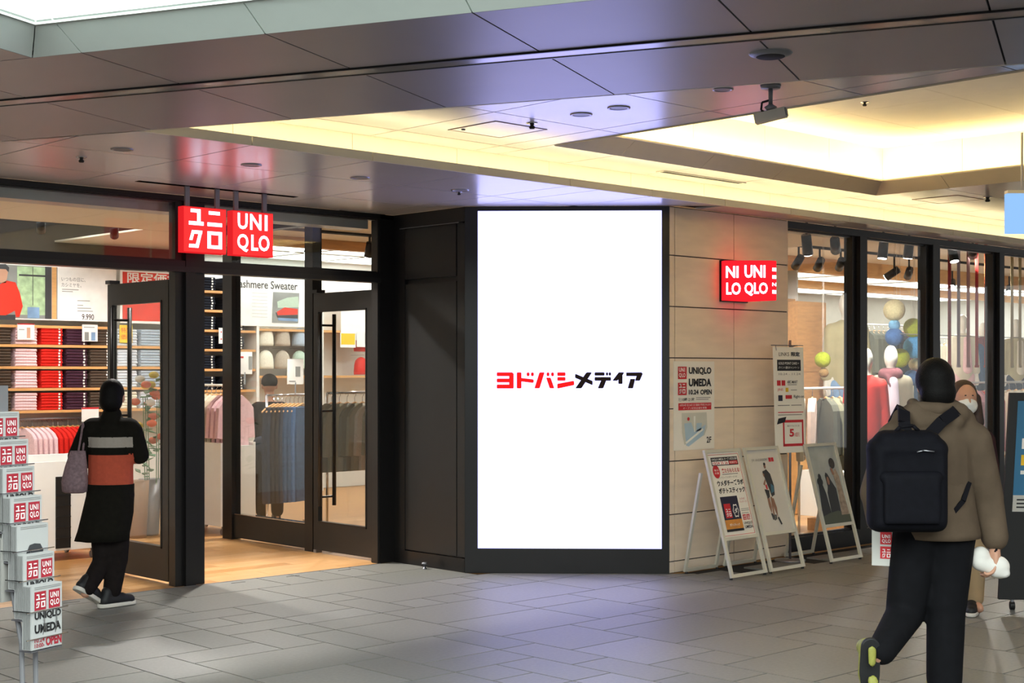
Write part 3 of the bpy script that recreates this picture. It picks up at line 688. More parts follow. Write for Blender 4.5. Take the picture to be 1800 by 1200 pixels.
for k, (u, v, z, a, e, l) in enumerate([(5.6, 13.6, 3.18, (5.6, 11.6, 0), 130, 'black track spotlight leftmost in the transom'), (6.5, 13.6, 3.18, (7.5, 15.8, 1.4), 70, 'black track spotlight second in the transom'), (7.3, 13.6, 3.18, (8.5, 15.8, 1.4), 70, 'black track spotlight third in the transom'), (8.4, 13.6, 3.18, (9.4, 15.8, 1.4), 70, 'black track spotlight beside the red katakana sign'),
        (8.35, 11.6, 2.97, (7.9, 12.3, .8), 130, 'small lit spotlight just right of the roman letter sign'), (9.15, 11.6, 2.97, (8.2, 11.2, .6), 150, 'bright lit spotlight head in the right transom'), (9.0, 11.5, 2.97, (9.4, 12.6, .8), 60, 'black spotlight head turned sideways beside the bright one')]):
    spot((u, v, z), a, l, e)
part('track', 'black', tr2, 8.3, 9.2, 11.49, 11.51, 2.965, 2.975)
tr3 = struct(B(10.6, 18, 7.75, 7.78, 3.02, 3.05).build('trim_6', 'black')); tr4 = struct(B(11, 20, 9.6, 9.63, 3.02, 3.05).build('trim_7', 'black'))
AM = {n_: onY(x, 652, Y)+UP*dz for n_, x, Y, dz in (('sand', 1488, 16.0, .1), ('red', 1522, 14.2, -.3), ('taupe', 1566, 14.9, -.2), ('far', 1710, 19.8, .1), ('far_r', 1786, 20.2, .1), ('tops', 1735, 14.6, -.4), ('rack', 1450, 14.2, -.3))}
for k, (px, py, v, a, l) in enumerate([(1404, 458, 9.6, (15.5, 12.5, 1.0), 'leftmost black spotlight behind the first window pane'), (1441, 462, 9.6, (16.5, 12.5, 1.0), 'second black spotlight behind the first window pane'), (1478, 462, 9.6, (17.5, 12.5, 1), 'third black spotlight tilted right behind the first window pane'),
        (1418, 425, 7.75, AM['rack'], 'added black fill spotlight high left in the first window pane'), (1468, 428, 7.75, AM['sand'], 'added black fill spotlight high right in the first window pane'), (1553, 432, 7.75, AM['red'], 'upright black spotlight high in the second window pane'), (1598, 432, 7.75, AM['taupe'], 'tilted black spotlight high in the second window pane'), (1572, 478, 9.6, (15.0, 12.4, 1.2), 'left one of two splayed black spotlights in the second window pane'), (1598, 478, 9.6, (19.4, 12.4, 1.0), 'right one of two splayed black spotlights in the second window pane'),  # the first two spotlights here are added to light the window display
        (1674, 440, 7.75, AM['tops'], 'left black spotlight above the coloured ribbons'), (1710, 442, 7.75, AM['far'], 'right black spotlight above the coloured ribbons'), (1674, 498, 10.4, (15.0, 8.6, .6), 'bright lit spotlight left of the coloured ribbons'), (1774, 508, 10.4, (16.4, 8.6, .6), 'bright lit spotlight at the right window pane')]):
    p = onv(px, py, v); spot((p.x, v, 3.02), a, l, 190 if v < 8 else 150, r=.05, L=.19, drop=3.02-p.z)
for k, (u, v) in enumerate(((4.3, 10.1), (5.1, 10.1), (5.9, 10.3), (6.7, 10.3))):
    t = thing('recessed_spotlight', '%s small recessed spotlight from the left inside the entrance' % ORD[k], 'spotlight', (u, v, 3.0), 0, 'recessed spotlights inside the entrance')
    MB().lathe((u, v, 3.0), [(.035, -.004), (.05, -.006), (.052, .0)], 18).build('rim', 'white', t, True); MB().lathe((u, v, 3.0), [(.034, -.006), (.03, -.004)], 18).build('lens', 'lum_spot', t)
    l = bpy.data.lights.new('spot_lamp', 'SPOT'); l.energy = 130 if k < 2 else 260; l.spot_size = 1.5; l.spot_blend = .7; l.color = (1, .96, .90); l.shadow_soft_size = .05
    o = bpy.data.objects.new('spot_lamp', l); COL.objects.link(o); o.parent = t; o.location = (0, 0, -.03); o.rotation_euler = (.75 if k < 2 else -.55, 0, 0)
# ------------------------------------------------------------------ back wall of the left shop
SHELFW = [('pink', 'f0cdd2'), ('red', 'd8281f'), ('plum', '4a2b3c'), ('brown', '54463c'), ('pale', 'd4dbe6'), ('navy', '20242f'), ('cream', 'e8e2d0'), ('greyblue', 'aebccb'), ('white', 'eceae4'), ('stripe', '9d8a76'), ('lightgreen', 'b9ccb9'), ('offwhite', 'e6e0cf'), ('taupe', 'bdb0a0')]
for n_, c_ in SHELFW: mat('knit_'+n_, c_, .9, var=.10, scale=60, bump=.25, bscale=220, spec=.2)
def folded_mesh(m, w=.25, d=.30, h=.034):
    mb = MB(); n = 6; prof = [(0, 0), (.012, -.0), (d, 0), (d, h), (.014, h)]
    prof = [(.016, 0), (.004, h*.2), (0, h*.5), (.004, h*.82), (.018, h), (d, h*.92), (d, 0)]
    k = len(prof); xs = [0, .006, w*.3, w*.7, w-.006, w]; sh = [.8, 1, 1.03, .98, 1, .8]
    V = [(x, y+(.004 if i in (0, 5) else 0), z*s) for i, (x, s) in enumerate(zip(xs, sh)) for y, z in prof]
    Fc = [(i*k+j, (i+1)*k+j, (i+1)*k+(j+1) % k, i*k+(j+1) % k) for i in range(5) for j in range(k)] + [tuple(range(k-1, -1, -1)), tuple(range(5*k, 6*k))]
    mb.add(V, Fc); return mb.build('folded_sweater', m, me_only=True, smooth=False)
FM = {}
stk_mesh = None
def stack(u, v, z, m, n, label, group, w=.25, sticker=False, h=.034, cat='sweater', nm='folded_sweater'):
    key = (m, round(w, 2), h)
    if key not in FM: FM[key] = folded_mesh('knit_'+m, w, .30, h)
    for k in range(n):
        o = bpy.data.objects.new(nm, FM[key]); _link(o, None, Matrix.Translation((u, v, z)))
        o.location = (u+random.uniform(-.004, .004), v+random.uniform(0, .006), z+k*h*.985); o.scale = (1+random.uniform(-.015, .015), 1, 1)
        tag(o, (('bottom', 'second', 'third', 'fourth', 'fifth', 'sixth')[k] if k < n-1 else 'topmost')+' '+label, cat, group)
        if sticker:
            global stk_mesh
            if stk_mesh is None: stk_mesh = MB().box(0, .022, 0, .002, 0, .02).build('size_sticker', 'white', me_only=True)
            inst('size_sticker', stk_mesh, o, (w*.80, -.002, h*.22))
FRV = VB-.34          # front of the shelves
def shelf(u0, u1, z, label, grp='wooden wall shelves'):
    o = B(u0, u1, FRV-.01, VB-.001, z-.03, z).build('wall_shelf', 'wood'); tag(o, label, 'shelf', grp)
ROWS = [1.903, 1.654, 1.405, 1.149]; RN = ['top', 'second', 'third', 'lowest']
shelf(6.2, 8.37, 2.125, 'wooden shelf directly under the large fashion poster')
for z, r in zip(ROWS, RN): shelf(6.2, 8.37, z, '%s wooden shelf of the four carrying pink, red, plum and brown sweaters' % r)
part('upright', 'white', wb, 8.372, 8.42, FRV-.02, VB, 0, 2.9)
for m_, u in (('cream', 6.56), ('brown', 6.87), ('pink', 7.18), ('red', 7.49), ('plum', 7.80), ('brown', 8.10)):
    for z, r in zip(ROWS, RN):
        stack(u, FRV, z, m_, 6, 'folded %s sweater in the stack on the %s shelf of the sweater wall' % (m_ if m_ != 'brown' or u > 7 else 'left-hand brown', r), '%s stack at %.1f on the %s shelf' % (m_, u, r), .26, sticker=m_ in ('plum', 'brown', 'red') and u > 7)
for z, r in zip(ROWS+[2.125], RN+['uppermost']):
    if z < 2.1:
        shelf(8.43, 9.38, z, '%s wooden shelf carrying pale folded shirts behind the left glass door' % r)
        for k in range(3): stack(8.45+k*.31, FRV, z, ('pale', 'greyblue', 'white')[k] if z > 1.4 else ('cream', 'pale', 'lightgreen')[k], 6, 'folded %s shirt on the %s shelf behind the left glass door' % (('pale blue', 'grey blue', 'white')[k] if z > 1.4 else ('cream', 'pale blue', 'light green')[k], r), 'pale stacks %d on %s shelf' % (k, r), .26, cat='shirt', nm='folded_shirt')
part('upright', 'white', wb, 9.385, 9.43, FRV-.02, VB, 0, 2.9); part('upright', 'white', wb, 10.40, 10.44, FRV-.02, VB, 0, 2.9)
for k, z in enumerate([2.642, 2.400, 2.151, 1.908, 1.659, 1.394]):
    shelf(9.45, 10.39, z-.03, 'wooden shelf number %s from the top under the navy stacks' % ('one', 'two', 'three', 'four', 'five', 'six')[k])
    for j, u in enumerate((9.50, 9.93)):
        stack(u, FRV, z-.03, 'navy', 5, 'folded navy sweater in the %s dark stack on row %s from the top' % (('left', 'right')[j], ('one', 'two', 'three', 'four', 'five', 'six')[k]), 'navy stack %d row %d' % (j, k), .30, True)
# wall posters
def wposter(nm, u0, u1, z0, z1, label, m='print_white', v=FRV-.012, cat='poster', th=.012):
    t = thing(nm, label, cat, (u0, v, z0)); part('board', m, t, u0, u1, v-th, v, z0, z1); return t, Vector((u0, v-th, z0))
t, o = wposter('wall_poster', 6.4, 8.375, 2.185, 2.81, 'large poster of a person in a red sweater with the price 9.990')
mat('photo_grey', '8d8f8c', .5, var=.2, scale=4); mat('photo_green', 'a9c49a', .5, var=.3, scale=14); mat('photo_red', 'd9331f', .5, var=.1, scale=5); mat('skin', 'c99a80', .55, var=.06); mat('photo_dark', '3c3d40', .5); mat('photo_blue', '7f9fc4', .5, var=.2)
ux = lambda px: onv(px, 500, FRV-.024).x; 
part('photo_background', 'photo_grey', t, 6.45, ux(101), FRV-.026, FRV-.024, 2.20, 2.80)
part('photo_greenery', 'photo_green', t, ux(30), ux(80), FRV-.028, FRV-.026, 2.24, 2.79); part('photo_bar', 'photo_dark', t, ux(79), ux(90), FRV-.029, FRV-.026, 2.20, 2.80)
part('photo_bar', 'photo_dark', t, ux(57), ux(58), FRV-.029, FRV-.026, 2.35, 2.79); part('photo_bar', 'photo_dark', t, ux(33), ux(80), FRV-.029, FRV-.026, 2.68, 2.70)
part('photo_wood', 'wood', t, ux(91), ux(99), FRV-.029, FRV-.026, 2.20, 2.80); part('photo_bag', 'photo_blue', t, ux(48), ux(69), FRV-.029, FRV-.027, 2.205, 2.33)
def flat(t, o, r, u, nm, m, polys, off): 
    mb = MB(); n = Vector(r).cross(Vector(u)).normalized()
    for p in polys: mb.plate(Vector(o)+n*off, r, u, p, .001)
    return mb.build(nm, m, t)
PX = lambda pts: [(onv(x, y, FRV-.028).x-6.4, onv(x, y, FRV-.028).z-2.185) for x, y in pts]
flat(t, o, US, UP, 'photo_sweater', 'photo_red', [PX([(-40, 500), (0, 499), (12, 493), (27, 496), (35, 515), (40, 538), (34, 557), (28, 557), (26, 546), (10, 554), (-40, 553)])], .0045)
flat(t, o, US, UP, 'photo_face', 'skin', [PX([(-12, 470), (8, 470), (14, 478), (12, 490), (10, 497), (-4, 497)])], .0045)
flat(t, o, US, UP, 'photo_hair', 'photo_dark', [PX([(-14, 464), (10, 464), (16, 470), (15, 478), (10, 473), (-10, 472)])], .006)
flat(t, o, US, UP, 'photo_trousers', 'photo_dark', [PX([(-40, 553), (27, 553), (27, 562), (-40, 562)])], .004)
mb = MB(); L = Vector((0, FRV-.024, 0))
MB().text('いつもの日に、', L, US, UP, ux(108), onv(110, 494, FRV).z, ux(150), onv(110, 487, FRV).z).build('slogan_print', 'print_grey', t); MB().text('カシミヤを。', L, US, UP, ux(108), onv(110, 504, FRV).z, ux(143), onv(110, 497, FRV).z).build('slogan_print', 'print_grey', t)
for y in (509, 512.5): MB().box(ux(109), ux(138 if y < 511 else 128), FRV-.026, FRV-.024, onv(110, y, FRV).z, onv(110, y, FRV).z+.007).build('small_print', 'print_grey', t)
for y, x in ((529, 158), (537, 146), (542, 160), (547, 163)): MB().box(ux(136), ux(x), FRV-.026, FRV-.024, onv(140, y, FRV).z, onv(140, y, FRV).z+.007).build('small_print', 'print_grey', t)
MB().text('9.990', L, US, UP, ux(144), onv(150, 562, FRV).z, ux(165), onv(150, 552, FRV).z, bold=.01).build('price_print', 'print_black', t)
t, o = wposter('wall_poster', 8.47, 9.37, 2.175, 2.82, 'red sale poster with white characters behind the left glass door')
part('red_field', 'photo_red', t, 8.50, 9.34, FRV-.027, FRV-.024, 2.205, 2.79)
MB().text('限定価格', Vector((0, FRV-.027, 0)), US, UP, 8.56, 2.66, 9.28, 2.79, bold=.02).build('white_lettering', 'print_white', t)
mat('print_yellow', 'f0c31c', .5)
t, o = wposter('price_card', 8.46, 8.63, 1.94, 2.15, 'yellow price card with red characters beside the white upright', 'print_yellow', FRV-.02, 'sign', .006)
for s_, z in (('特別', 2.06), ('価格', 1.98)): MB().text(s_, Vector((0, FRV-.027, 0)), US, UP, 8.48, z, 8.61, z+.06).build('red_lettering', 'print_red', t)
def card(u0, u1, z0, z1, label, v, blocks=(), lines=()):
    t, o = wposter('product_card', u0, u1, z0, z1, label, 'print_white', v, 'sign', .005); w_, h_ = u1-u0, z1-z0
    for m_, x0, x1, y0, y1 in blocks: part('print', m_, t, u0+x0*w_, u0+x1*w_, v-.0065, v-.005, z0+y0*h_, z0+y1*h_)
a = onv(31, 568, FRV-.05); b = onv(61, 597, FRV-.05); card(a.x, b.x, b.z, a.z, 'white product card with a red top edge hanging over the pink and red stacks', FRV-.04, [('print_red', 0, 1, .93, 1), ('skin', .55, .75, .1, .75), ('print_grey', .08, .4, .6, .64)])
a = onv(145, 570, FRV-.05); b = onv(172, 600, FRV-.05); card(a.x, b.x, b.z, a.z, 'white product card with two clothing pictures over the brown stack', FRV-.04, [('photo_grey', .15, .42, .05, .55), ('photo_blue', .58, .85, .05, .55), ('print_grey', .1, .8, .82, .86)])
a = onv(385, 576, FRV-.05); b = onv(406, 604, FRV-.05); card(a.x, b.x, b.z, a.z, 'white product card with small swatches over the navy stacks', FRV-.04, [('print_red', .15, .25, .7, .78), ('print_red', .15, .25, .25, .33), ('print_grey', .5, .6, .5, .58), ('print_grey', .8, .9, .25, .33)])
a = onv(144, 716, FRV-.05); b = onv(174, 740, FRV-.05); card(a.x, b.x, b.z, a.z, 'white product card with red top edge at the end of the clothes rail', FRV-.04, [('print_red', 0, 1, .88, 1)])
# sign above the hats
t, o = wposter('wall_poster', 10.0, 11.40, 2.18, 2.87, 'white knitwear poster with a picture of folded sweaters above the hats')
vv_ = FRV-.025
MB().text('Cashmere Sweater', Vector((0, FRV-.024, 0)), US, UP, onv(410, 500, vv_).x, onv(480, 508, vv_).z, onv(523, 500, vv_).x, onv(480, 494, vv_).z, bold=.012).build('title_print', 'print_black', t)
QX = lambda pts: [(onv(x, y, vv_).x-10.0, onv(x, y, vv_).z-2.18) for x, y in pts]
flat(t, o, US, UP, 'photo', 'photo_grey', [QX([(480, 513), (526, 515), (524, 568), (478, 567)])], .002)
flat(t, o, US, UP, 'photo_sweater', 'knit_lightgreen', [QX([(487, 530), (505, 523), (524, 521), (525, 540), (488, 541)])], .004)
flat(t, o, US, UP, 'photo_sweater', 'photo_red', [QX([(486, 548), (500, 540), (523, 543), (523, 553), (488, 554)])], .005)
flat(t, o, US, UP, 'photo_sweater', 'photo_dark', [QX([(484, 549), (523, 551), (523, 560), (487, 558)])], .0045)
flat(t, o, US, UP, 'photo_sweater', 'photo_blue', [QX([(488, 557), (523, 558), (523, 565), (489, 563)])], .004)
mb = MB()
for k in range(8): p0 = onv(443, 515+k*6, vv_); p1 = onv(470, 515+k*6, vv_); MB().box(p0.x, p1.x, FRV-.0255, FRV-.024, p0.z, p0.z+.006).build('small_print', 'paper', t)
t, o = wposter('wall_poster', 11.75, 12.35, 2.02, 2.9, 'plain pale poster seen through the right glass door')
shelf(10.45, 13.4, 2.15, 'wooden shelf edge above the white hats'); shelf(10.45, 13.4, 1.54, 'wooden shelf edge below the white hats')
part('upright', 'white', wb, 11.42, 11.46, FRV-.02, VB, 0, 2.9)
hat_prof = [(.104, 0), (.108, .03), (.106, .05), (.104, .07), (.10, .12), (.085, .165), (.055, .195), (.02, .21), (.001, .212)]
mat('knit_redhat', 'd5281f', .9, var=.1, scale=50, bump=.2, bscale=200); mat('knit_mauve', '8f7a84', .9, var=.1, scale=50)
HM = {}
def hat(u, z, m, label):
    if m not in HM: HM[m] = MB().lathe((0, 0, 0), hat_prof, 18).build('knit_hat', m, me_only=True, smooth=True)
    me = HM[m]; o = bpy.data.objects.new('knit_hat', me); _link(o, None, Matrix.Translation((u, FRV+.08, z))); o.location = (u, FRV+.07, z)
    o.scale = (1.05, .75, 1.15); tag(o, label, 'hat', 'knitted hats hanging on the shop wall')
    k = MB().cyl((u, FRV+.30, z+.27), (u, FRV+.0, z+.27), .004, n=6); k.build('hook', 'chrome', wb)
for u, m_, n_ in ((10.60, 'knit_cream', 'cream'), (10.86, 'knit_taupe', 'taupe'), (11.13, 'knit_greyblue', 'pale blue'), (11.33, 'knit_pale', 'icy white')):
    hat(u, 1.93, m_, n_+' knitted hat in the upper row under the knitwear poster'); hat(u, 1.63, m_ if m_ != 'knit_greyblue' else 'knit_lightgreen', (n_ if m_ != 'knit_greyblue' else 'pale green')+' knitted hat in the lower row under the knitwear poster')
for u, z, m_, l in ((12.18, 2.62, 'knit_redhat', 'topmost red knitted hat seen through the right glass door'), (12.18, 2.27, 'knit_redhat', 'second red knitted hat down seen through the right glass door'), (12.5, 2.27, 'knit_mauve', 'mauve knitted hat beside the red one behind the right glass door'), (12.16, 1.87, 'knit_redhat', 'third red knitted hat down seen through the right glass door'), (12.16, 1.55, 'knit_redhat', 'lowest red knitted hat seen through the right glass door')):
    hat(u, z, m_, l)
card(12.32, 12.62, 1.52, 1.82, 'white product card beside the lowest red hat', FRV-.04, [('print_red', 0, 1, .92, 1)])
card(11.72, 11.98, 1.92, 2.12, 'yellow and white product card behind the right glass door', FRV-.04, [('print_yellow', .05, .95, .2, .95)])
card(12.0, 12.28, 1.93, 2.14, 'white product card between the red hats', FRV-.04, [('print_grey', .5, .9, .2, .9)])
# ------------------------------------------------------------------ hanging clothes
def garment_mesh(m, w=.42, L=.62, th=.05, sleeve=.5, trousers=False):
    """garment in the x-z plane, neck at the origin"""
    if trousers: half = [(.0, 0), (w*.34, 0), (w*.40, -L*.3), (w*.38, -L), (.02, -L), (.0, -L*.35)]
    else: half = [(0, -.03), (.06, .0), (.08, .005), (w*.5, -.06), (w*.5+.05, -.12), (w*.5+.07, -L*sleeve-.14), (w*.5-.01, -L*sleeve-.15), (w*.5-.02, -.26), (w*.47, -L), (0, -L)]
    mb = MB(); k = len(half); V = []
    full = half+[(-x, z) for x, z in half[::-1] if x > 1e-6]
    n = len(full); c = (0, -L*.5)
    for s, sc, y in ((0, 1, 0), (1, .93, th*.5), (2, .93, -th*.5)):
        for x, z in full: V.append((x*sc, y, c[1]+(z-c[1])*(.985 if s else 1)))
    Fc = [tuple(range(n, 2*n)), tuple(range(3*n-1, 2*n-1, -1))]
    for i in range(n):
        j = (i+1) % n; Fc += [(i, j, n+j, n+i), (j, i, 2*n+i, 2*n+j)]
    mb.add(V, Fc); return mb.build('cloth', m, me_only=True)
hg = MB(); hg.tube([(-.20, 0, -.07), (-.12, 0, -.025), (0, 0, .01), (.12, 0, -.025), (.20, 0, -.07)], .009, 6); hang_me = hg.build('hanger', 'wood', me_only=True)
hk = MB(); hk.tube([(0, 0, .01), (0, 0, .06), (.02, 0, .08), (.0, 0, .1), (-.02, 0, .085)], .003, 5); hook_me = hk.build('hook', 'chrome', me_only=True)
mat('hanger_white', 'e8e6e0', .4)
GM = {}
def garment(p, yaw, m, label, group, w=.42, L=.62, th=.05, sleeve=.5, cat='garment', nm='hanging_garment', trousers=False):
    """p = rail point it hangs from"""
    key = (m, w, L, th, sleeve, trousers)
    if key not in GM: GM[key] = garment_mesh(m, w, L, th, sleeve, trousers)
    t = thing(nm, label, cat, (p[0], p[1], p[2]-.10), yaw, group)
    inst('cloth', GM[key], t, (0, 0, 0 if not trousers else -.02)); inst('hanger', hang_me, t, (0, 0, .0), scale=(w/.42, 1, 1)); inst('hook', hook_me, t)
    return t
# rail under the sweater shelves
rz = 1.05
o = MB().cyl((6.2, FRV+.05, rz), (8.36, FRV+.05, rz), .014).build('clothes_rail', 'steel', None, True); tag(o, 'steel clothes rail under the lowest sweater shelf', 'rail')
cols = ['pink']*5+['red']*7+['plum']*4+['brown']*3
for k, c_ in enumerate(cols):
    garment((7.28+k*.062, FRV+.05, rz), math.pi/2+.25, 'knit_'+c_, '%s %s sweater from the left hanging on the wall rail' % (ORD[cols[:k].count(c_)], c_), 'sweaters hanging on the wall rail', .40, .60, .045, .6, 'sweater', 'hanging_sweater')
def gondola(nm, u0, u1, v0, v1, z1, label, slot=False):
    t = thing(nm, label, 'display fixture', (u0, v0, 0)); e = .03
    part('end_panel', 'white', t, u0, u0+e, v0, v1, .09, z1); part('end_panel', 'white', t, u1-e, u1, v0, v1, .09, z1)
    part('front_panel', 'white', t, u0+e, u1-e, v0, v0+e, .09, z1-.03); part('back_panel', 'white', t, u0+e, u1-e, v1-e, v1, .09, z1); part('base', 'white', t, u0+e, u1-e, v0+e, v1-e, .09, .12)
    for x in (u0+.06, u1-.06):
        for y in (v0+.06, v1-.06):
            c = MB().cyl((x, y, .09), (x, y, .06), .012).build('caster', 'grey_metal', t); MB().cyl((x-.012, y, .03), (x+.012, y, .03), .03, n=14).build('wheel', 'steel', c)
    return t
t = gondola('display_gondola', 5.0, 5.98, 11.36, 11.95, .87, 'white wheeled display counter with a black slot behind the left shopper')
p0 = onv(98, 838, 11.355); p1 = onv(124, 962, 11.355); part('slot', 'black', t, p0.x, p1.x, 11.352, 11.36, p1.z, p0.z)
for k in range(5): part('slot_shelf', 'black_metal', t, p0.x, p1.x, 11.345, 11.353, p1.z+.08+k*.09, p1.z+.09+k*.09)
t = gondola('display_gondola', 4.3, 4.98, 11.9, 12.5, .84, 'white wheeled display counter behind the newspaper rack')
t = gondola('display_gondola', 7.58, 7.98, 12.02, 12.9, .90, 'white wheeled rack base under the pink tops')
for y in (12.10, 12.82): MB().cyl((7.78, y, .6), (7.78, y, 1.46), .012).build('upright', 'white', t)
MB().cyl((7.78, 12.02, 1.46), (7.78, 12.9, 1.46), .012).build('hang_rail', 'white', t)
mat('knit_rose', 'ecc4c8', .9, var=.06, scale=40, bump=.1); mat('knit_ecru', 'e9dcc4', .9, var=.06, scale=40)
for k in range(9):
    c_ = 'knit_rose' if k < 3 else 'knit_ecru'
    garment((7.78, 12.08+k*.085, 1.46), .05, c_, '%s top, %s from the front on the white rack beside the vestibule' % ('rose pink' if k < 3 else 'ecru', ORD[k]), 'tops on the white rack', .34, .50, .05, .55, 'top', 'hanging_blouse')
def sign_stand(p, w_, h_, label, blocks=()):
    t = thing('sign_holder', label, 'sign', p); p = Vector(p)
    part('stem', 'chrome', t, p.x-.006, p.x+.006, p.y-.006, p.y+.006, p.z, p.z+.12)
    part('card', 'print_white', t, p.x-w_/2, p.x+w_/2, p.y-.004, p.y+.004, p.z+.10, p.z+.10+h_)
    for m_, x0, x1, y0, y1 in blocks: part('print', m_, t, p.x-w_/2+x0*w_, p.x-w_/2+x1*w_, p.y-.0055, p.y-.004, p.z+.10+y0*h_, p.z+.10+y1*h_)
sign_stand((7.88, 12.06, 1.47), .17, .22, 'white card holder above the pink tops', [('print_red', .1, .4, .72, .8), ('photo_grey', .75, .98, .2, .8)])
# jeans rack and dark clothes behind the partition
mat('denim', '35506f', .85, var=.25, scale=30, bump=.1); mat('denim_dark', '1e2a3c', .85, var=.2, scale=30); mat('denim_light', '86a6cc', .85, var=.15, scale=20); mat('pants_dark', '1b1a1c', .85, var=.2, scale=30); mat('denim_mid', '4a6a92', .85, var=.2, scale=30); mat('olive', '8b8670', .9, var=.1, scale=20); mat('olive_dark', '6b6856', .9, var=.1, scale=20); mat('cloth_cream', 'ddd5c0', .9, var=.06)
def rack(u0, u1, v, z, label, m='steel'):
    t = thing('garment_rack', label, 'rack', (u0, v, 0))
    for x in (u0, u1):
        part('foot', m, t, x-.015, x+.015, v-.25, v+.25, 0, .03); MB().cyl((x, v, .03), (x, v, z), .013).build('upright', m, t, True)
    MB().cyl((u0, v, z), (u1, v, z), .013).build('hang_rail', m, t, True); return t
j0, j1 = onv(476, 700, 12.25).x, onv(538, 700, 12.25).x; jz = onv(505, 694, 12.25).z
rack(j0-.05, j1+.15, 12.25, jz, 'chrome garment rack of jeans behind the vestibule glass', 'chrome')
for k in range(8):
    m_ = ('denim_dark', 'pants_dark', 'pants_dark', 'denim_dark', 'denim', 'denim', 'denim_mid', 'denim')[k]
    garment((onv(481+k*7.2, 700, 12.25).x, 12.25, jz), .35, m_, '%s pair of jeans from the left on the chrome rack' % ORD[k], 'jeans on the chrome rack', .42, .98, .07, cat='jeans', nm='hanging_jeans', trousers=True)
sign_stand((onv(519, 690, 12.2).x, 12.2, jz+.01), .2, .26, 'pale card holder above the jeans rack', [('print_grey', .1, .5, .1, .14), ('photo_grey', .5, .8, .3, .7)])
o0, o1 = onv(578, 700, 10.9).x, onv(672, 700, 10.9).x; oz = onv(620, 690, 10.9).z
rack(o0-.02, o1+.1, 10.9, oz, 'chrome garment rack of olive sweaters behind the right glass door', 'chrome')
for k in range(7):
    m_ = ('olive_dark', 'olive', 'olive', 'olive_dark', 'olive', 'knit_taupe', 'olive')[k]
    garment((onv(583+k*13.5, 700, 10.9).x, 10.9+.0, oz), .25, m_, '%s sweater, %s from the left on the rack behind the right glass door' % ({'olive': 'olive', 'olive_dark': 'dark olive', 'knit_taupe': 'taupe'}[m_], ORD[k]), 'olive sweaters on the rack', .40, .64, .06, .55, 'sweater', 'hanging_sweater')
# flower display behind the left door
fc = onv(270, 700, 12.5); FX, FY = fc.x, 12.5
fd = thing('flower_display', 'bucket display of orange and yellow flowers with leaves behind the left glass door', 'flowers', (FX, FY, 0))
mat('leaf', '4e7a4e', .6, var=.3, scale=10); mat('petal_orange', 'e0622a', .6, var=.15); mat('petal_yellow', 'd8c22c', .6, var=.15); mat('petal_white', 'e6e2d8', .6)
for k in range(3):
    x, y = FX-.2+k*.20, FY-.05+(k % 2)*.12
    MB().lathe((x, y, 0), [(.085, 0), (.11, .55), (.10, .55)], 16).build('bucket', 'wood_dark' if k != 1 else 'grey_metal', fd, True)
for k in range(70):
    a = random.random()*6.28; r = random.random()**.5*.34; z = random.uniform(.55, 1.5); x, y = FX+r*math.cos(a), FY+r*.6*math.sin(a); q = random.random()*6.28; l = random.uniform(.08, .16)
    d = Vector((math.cos(q), math.sin(q), random.uniform(-.3, .8))).normalized(); s_ = d.cross(UP).normalized()*l*.28; c = Vector((x, y, z)); nn = s_.cross(d).normalized()*.004
    MB().add([c, c+d*l*.5+s_, c+d*l, c+d*l*.5-s_, c+nn, c+d*l*.5+s_+nn*3, c+d*l+nn, c+d*l*.5-s_+nn*3], [(0,1,2,3),(7,6,5,4),(0,4,5,1),(1,5,6,2),(2,6,7,3),(3,7,4,0)]).build('leaf', 'leaf', fd)
for k in range(26):
    a = random.random()*6.28; r = random.random()**.5*.3; z = random.choice([1.55, 1.5, 1.35, 1.1, .9])+random.uniform(-.08, .08); x, y = FX+r*math.cos(a), FY-.05+r*.6*math.sin(a)
    MB().sphere((x, y, z), (.05, .05, .035), 10, 6).build('blossom', random.choice(['petal_orange', 'petal_orange', 'petal_yellow', 'petal_white']), fd, True)
for k in range(8): MB().cyl((FX-.12+k*.04, FY-.05+.03*(k % 3), .5), (FX-.17+k*.05, FY-.1+.05*(k % 3), 1.35), .005, n=5).build('stem', 'leaf', fd)
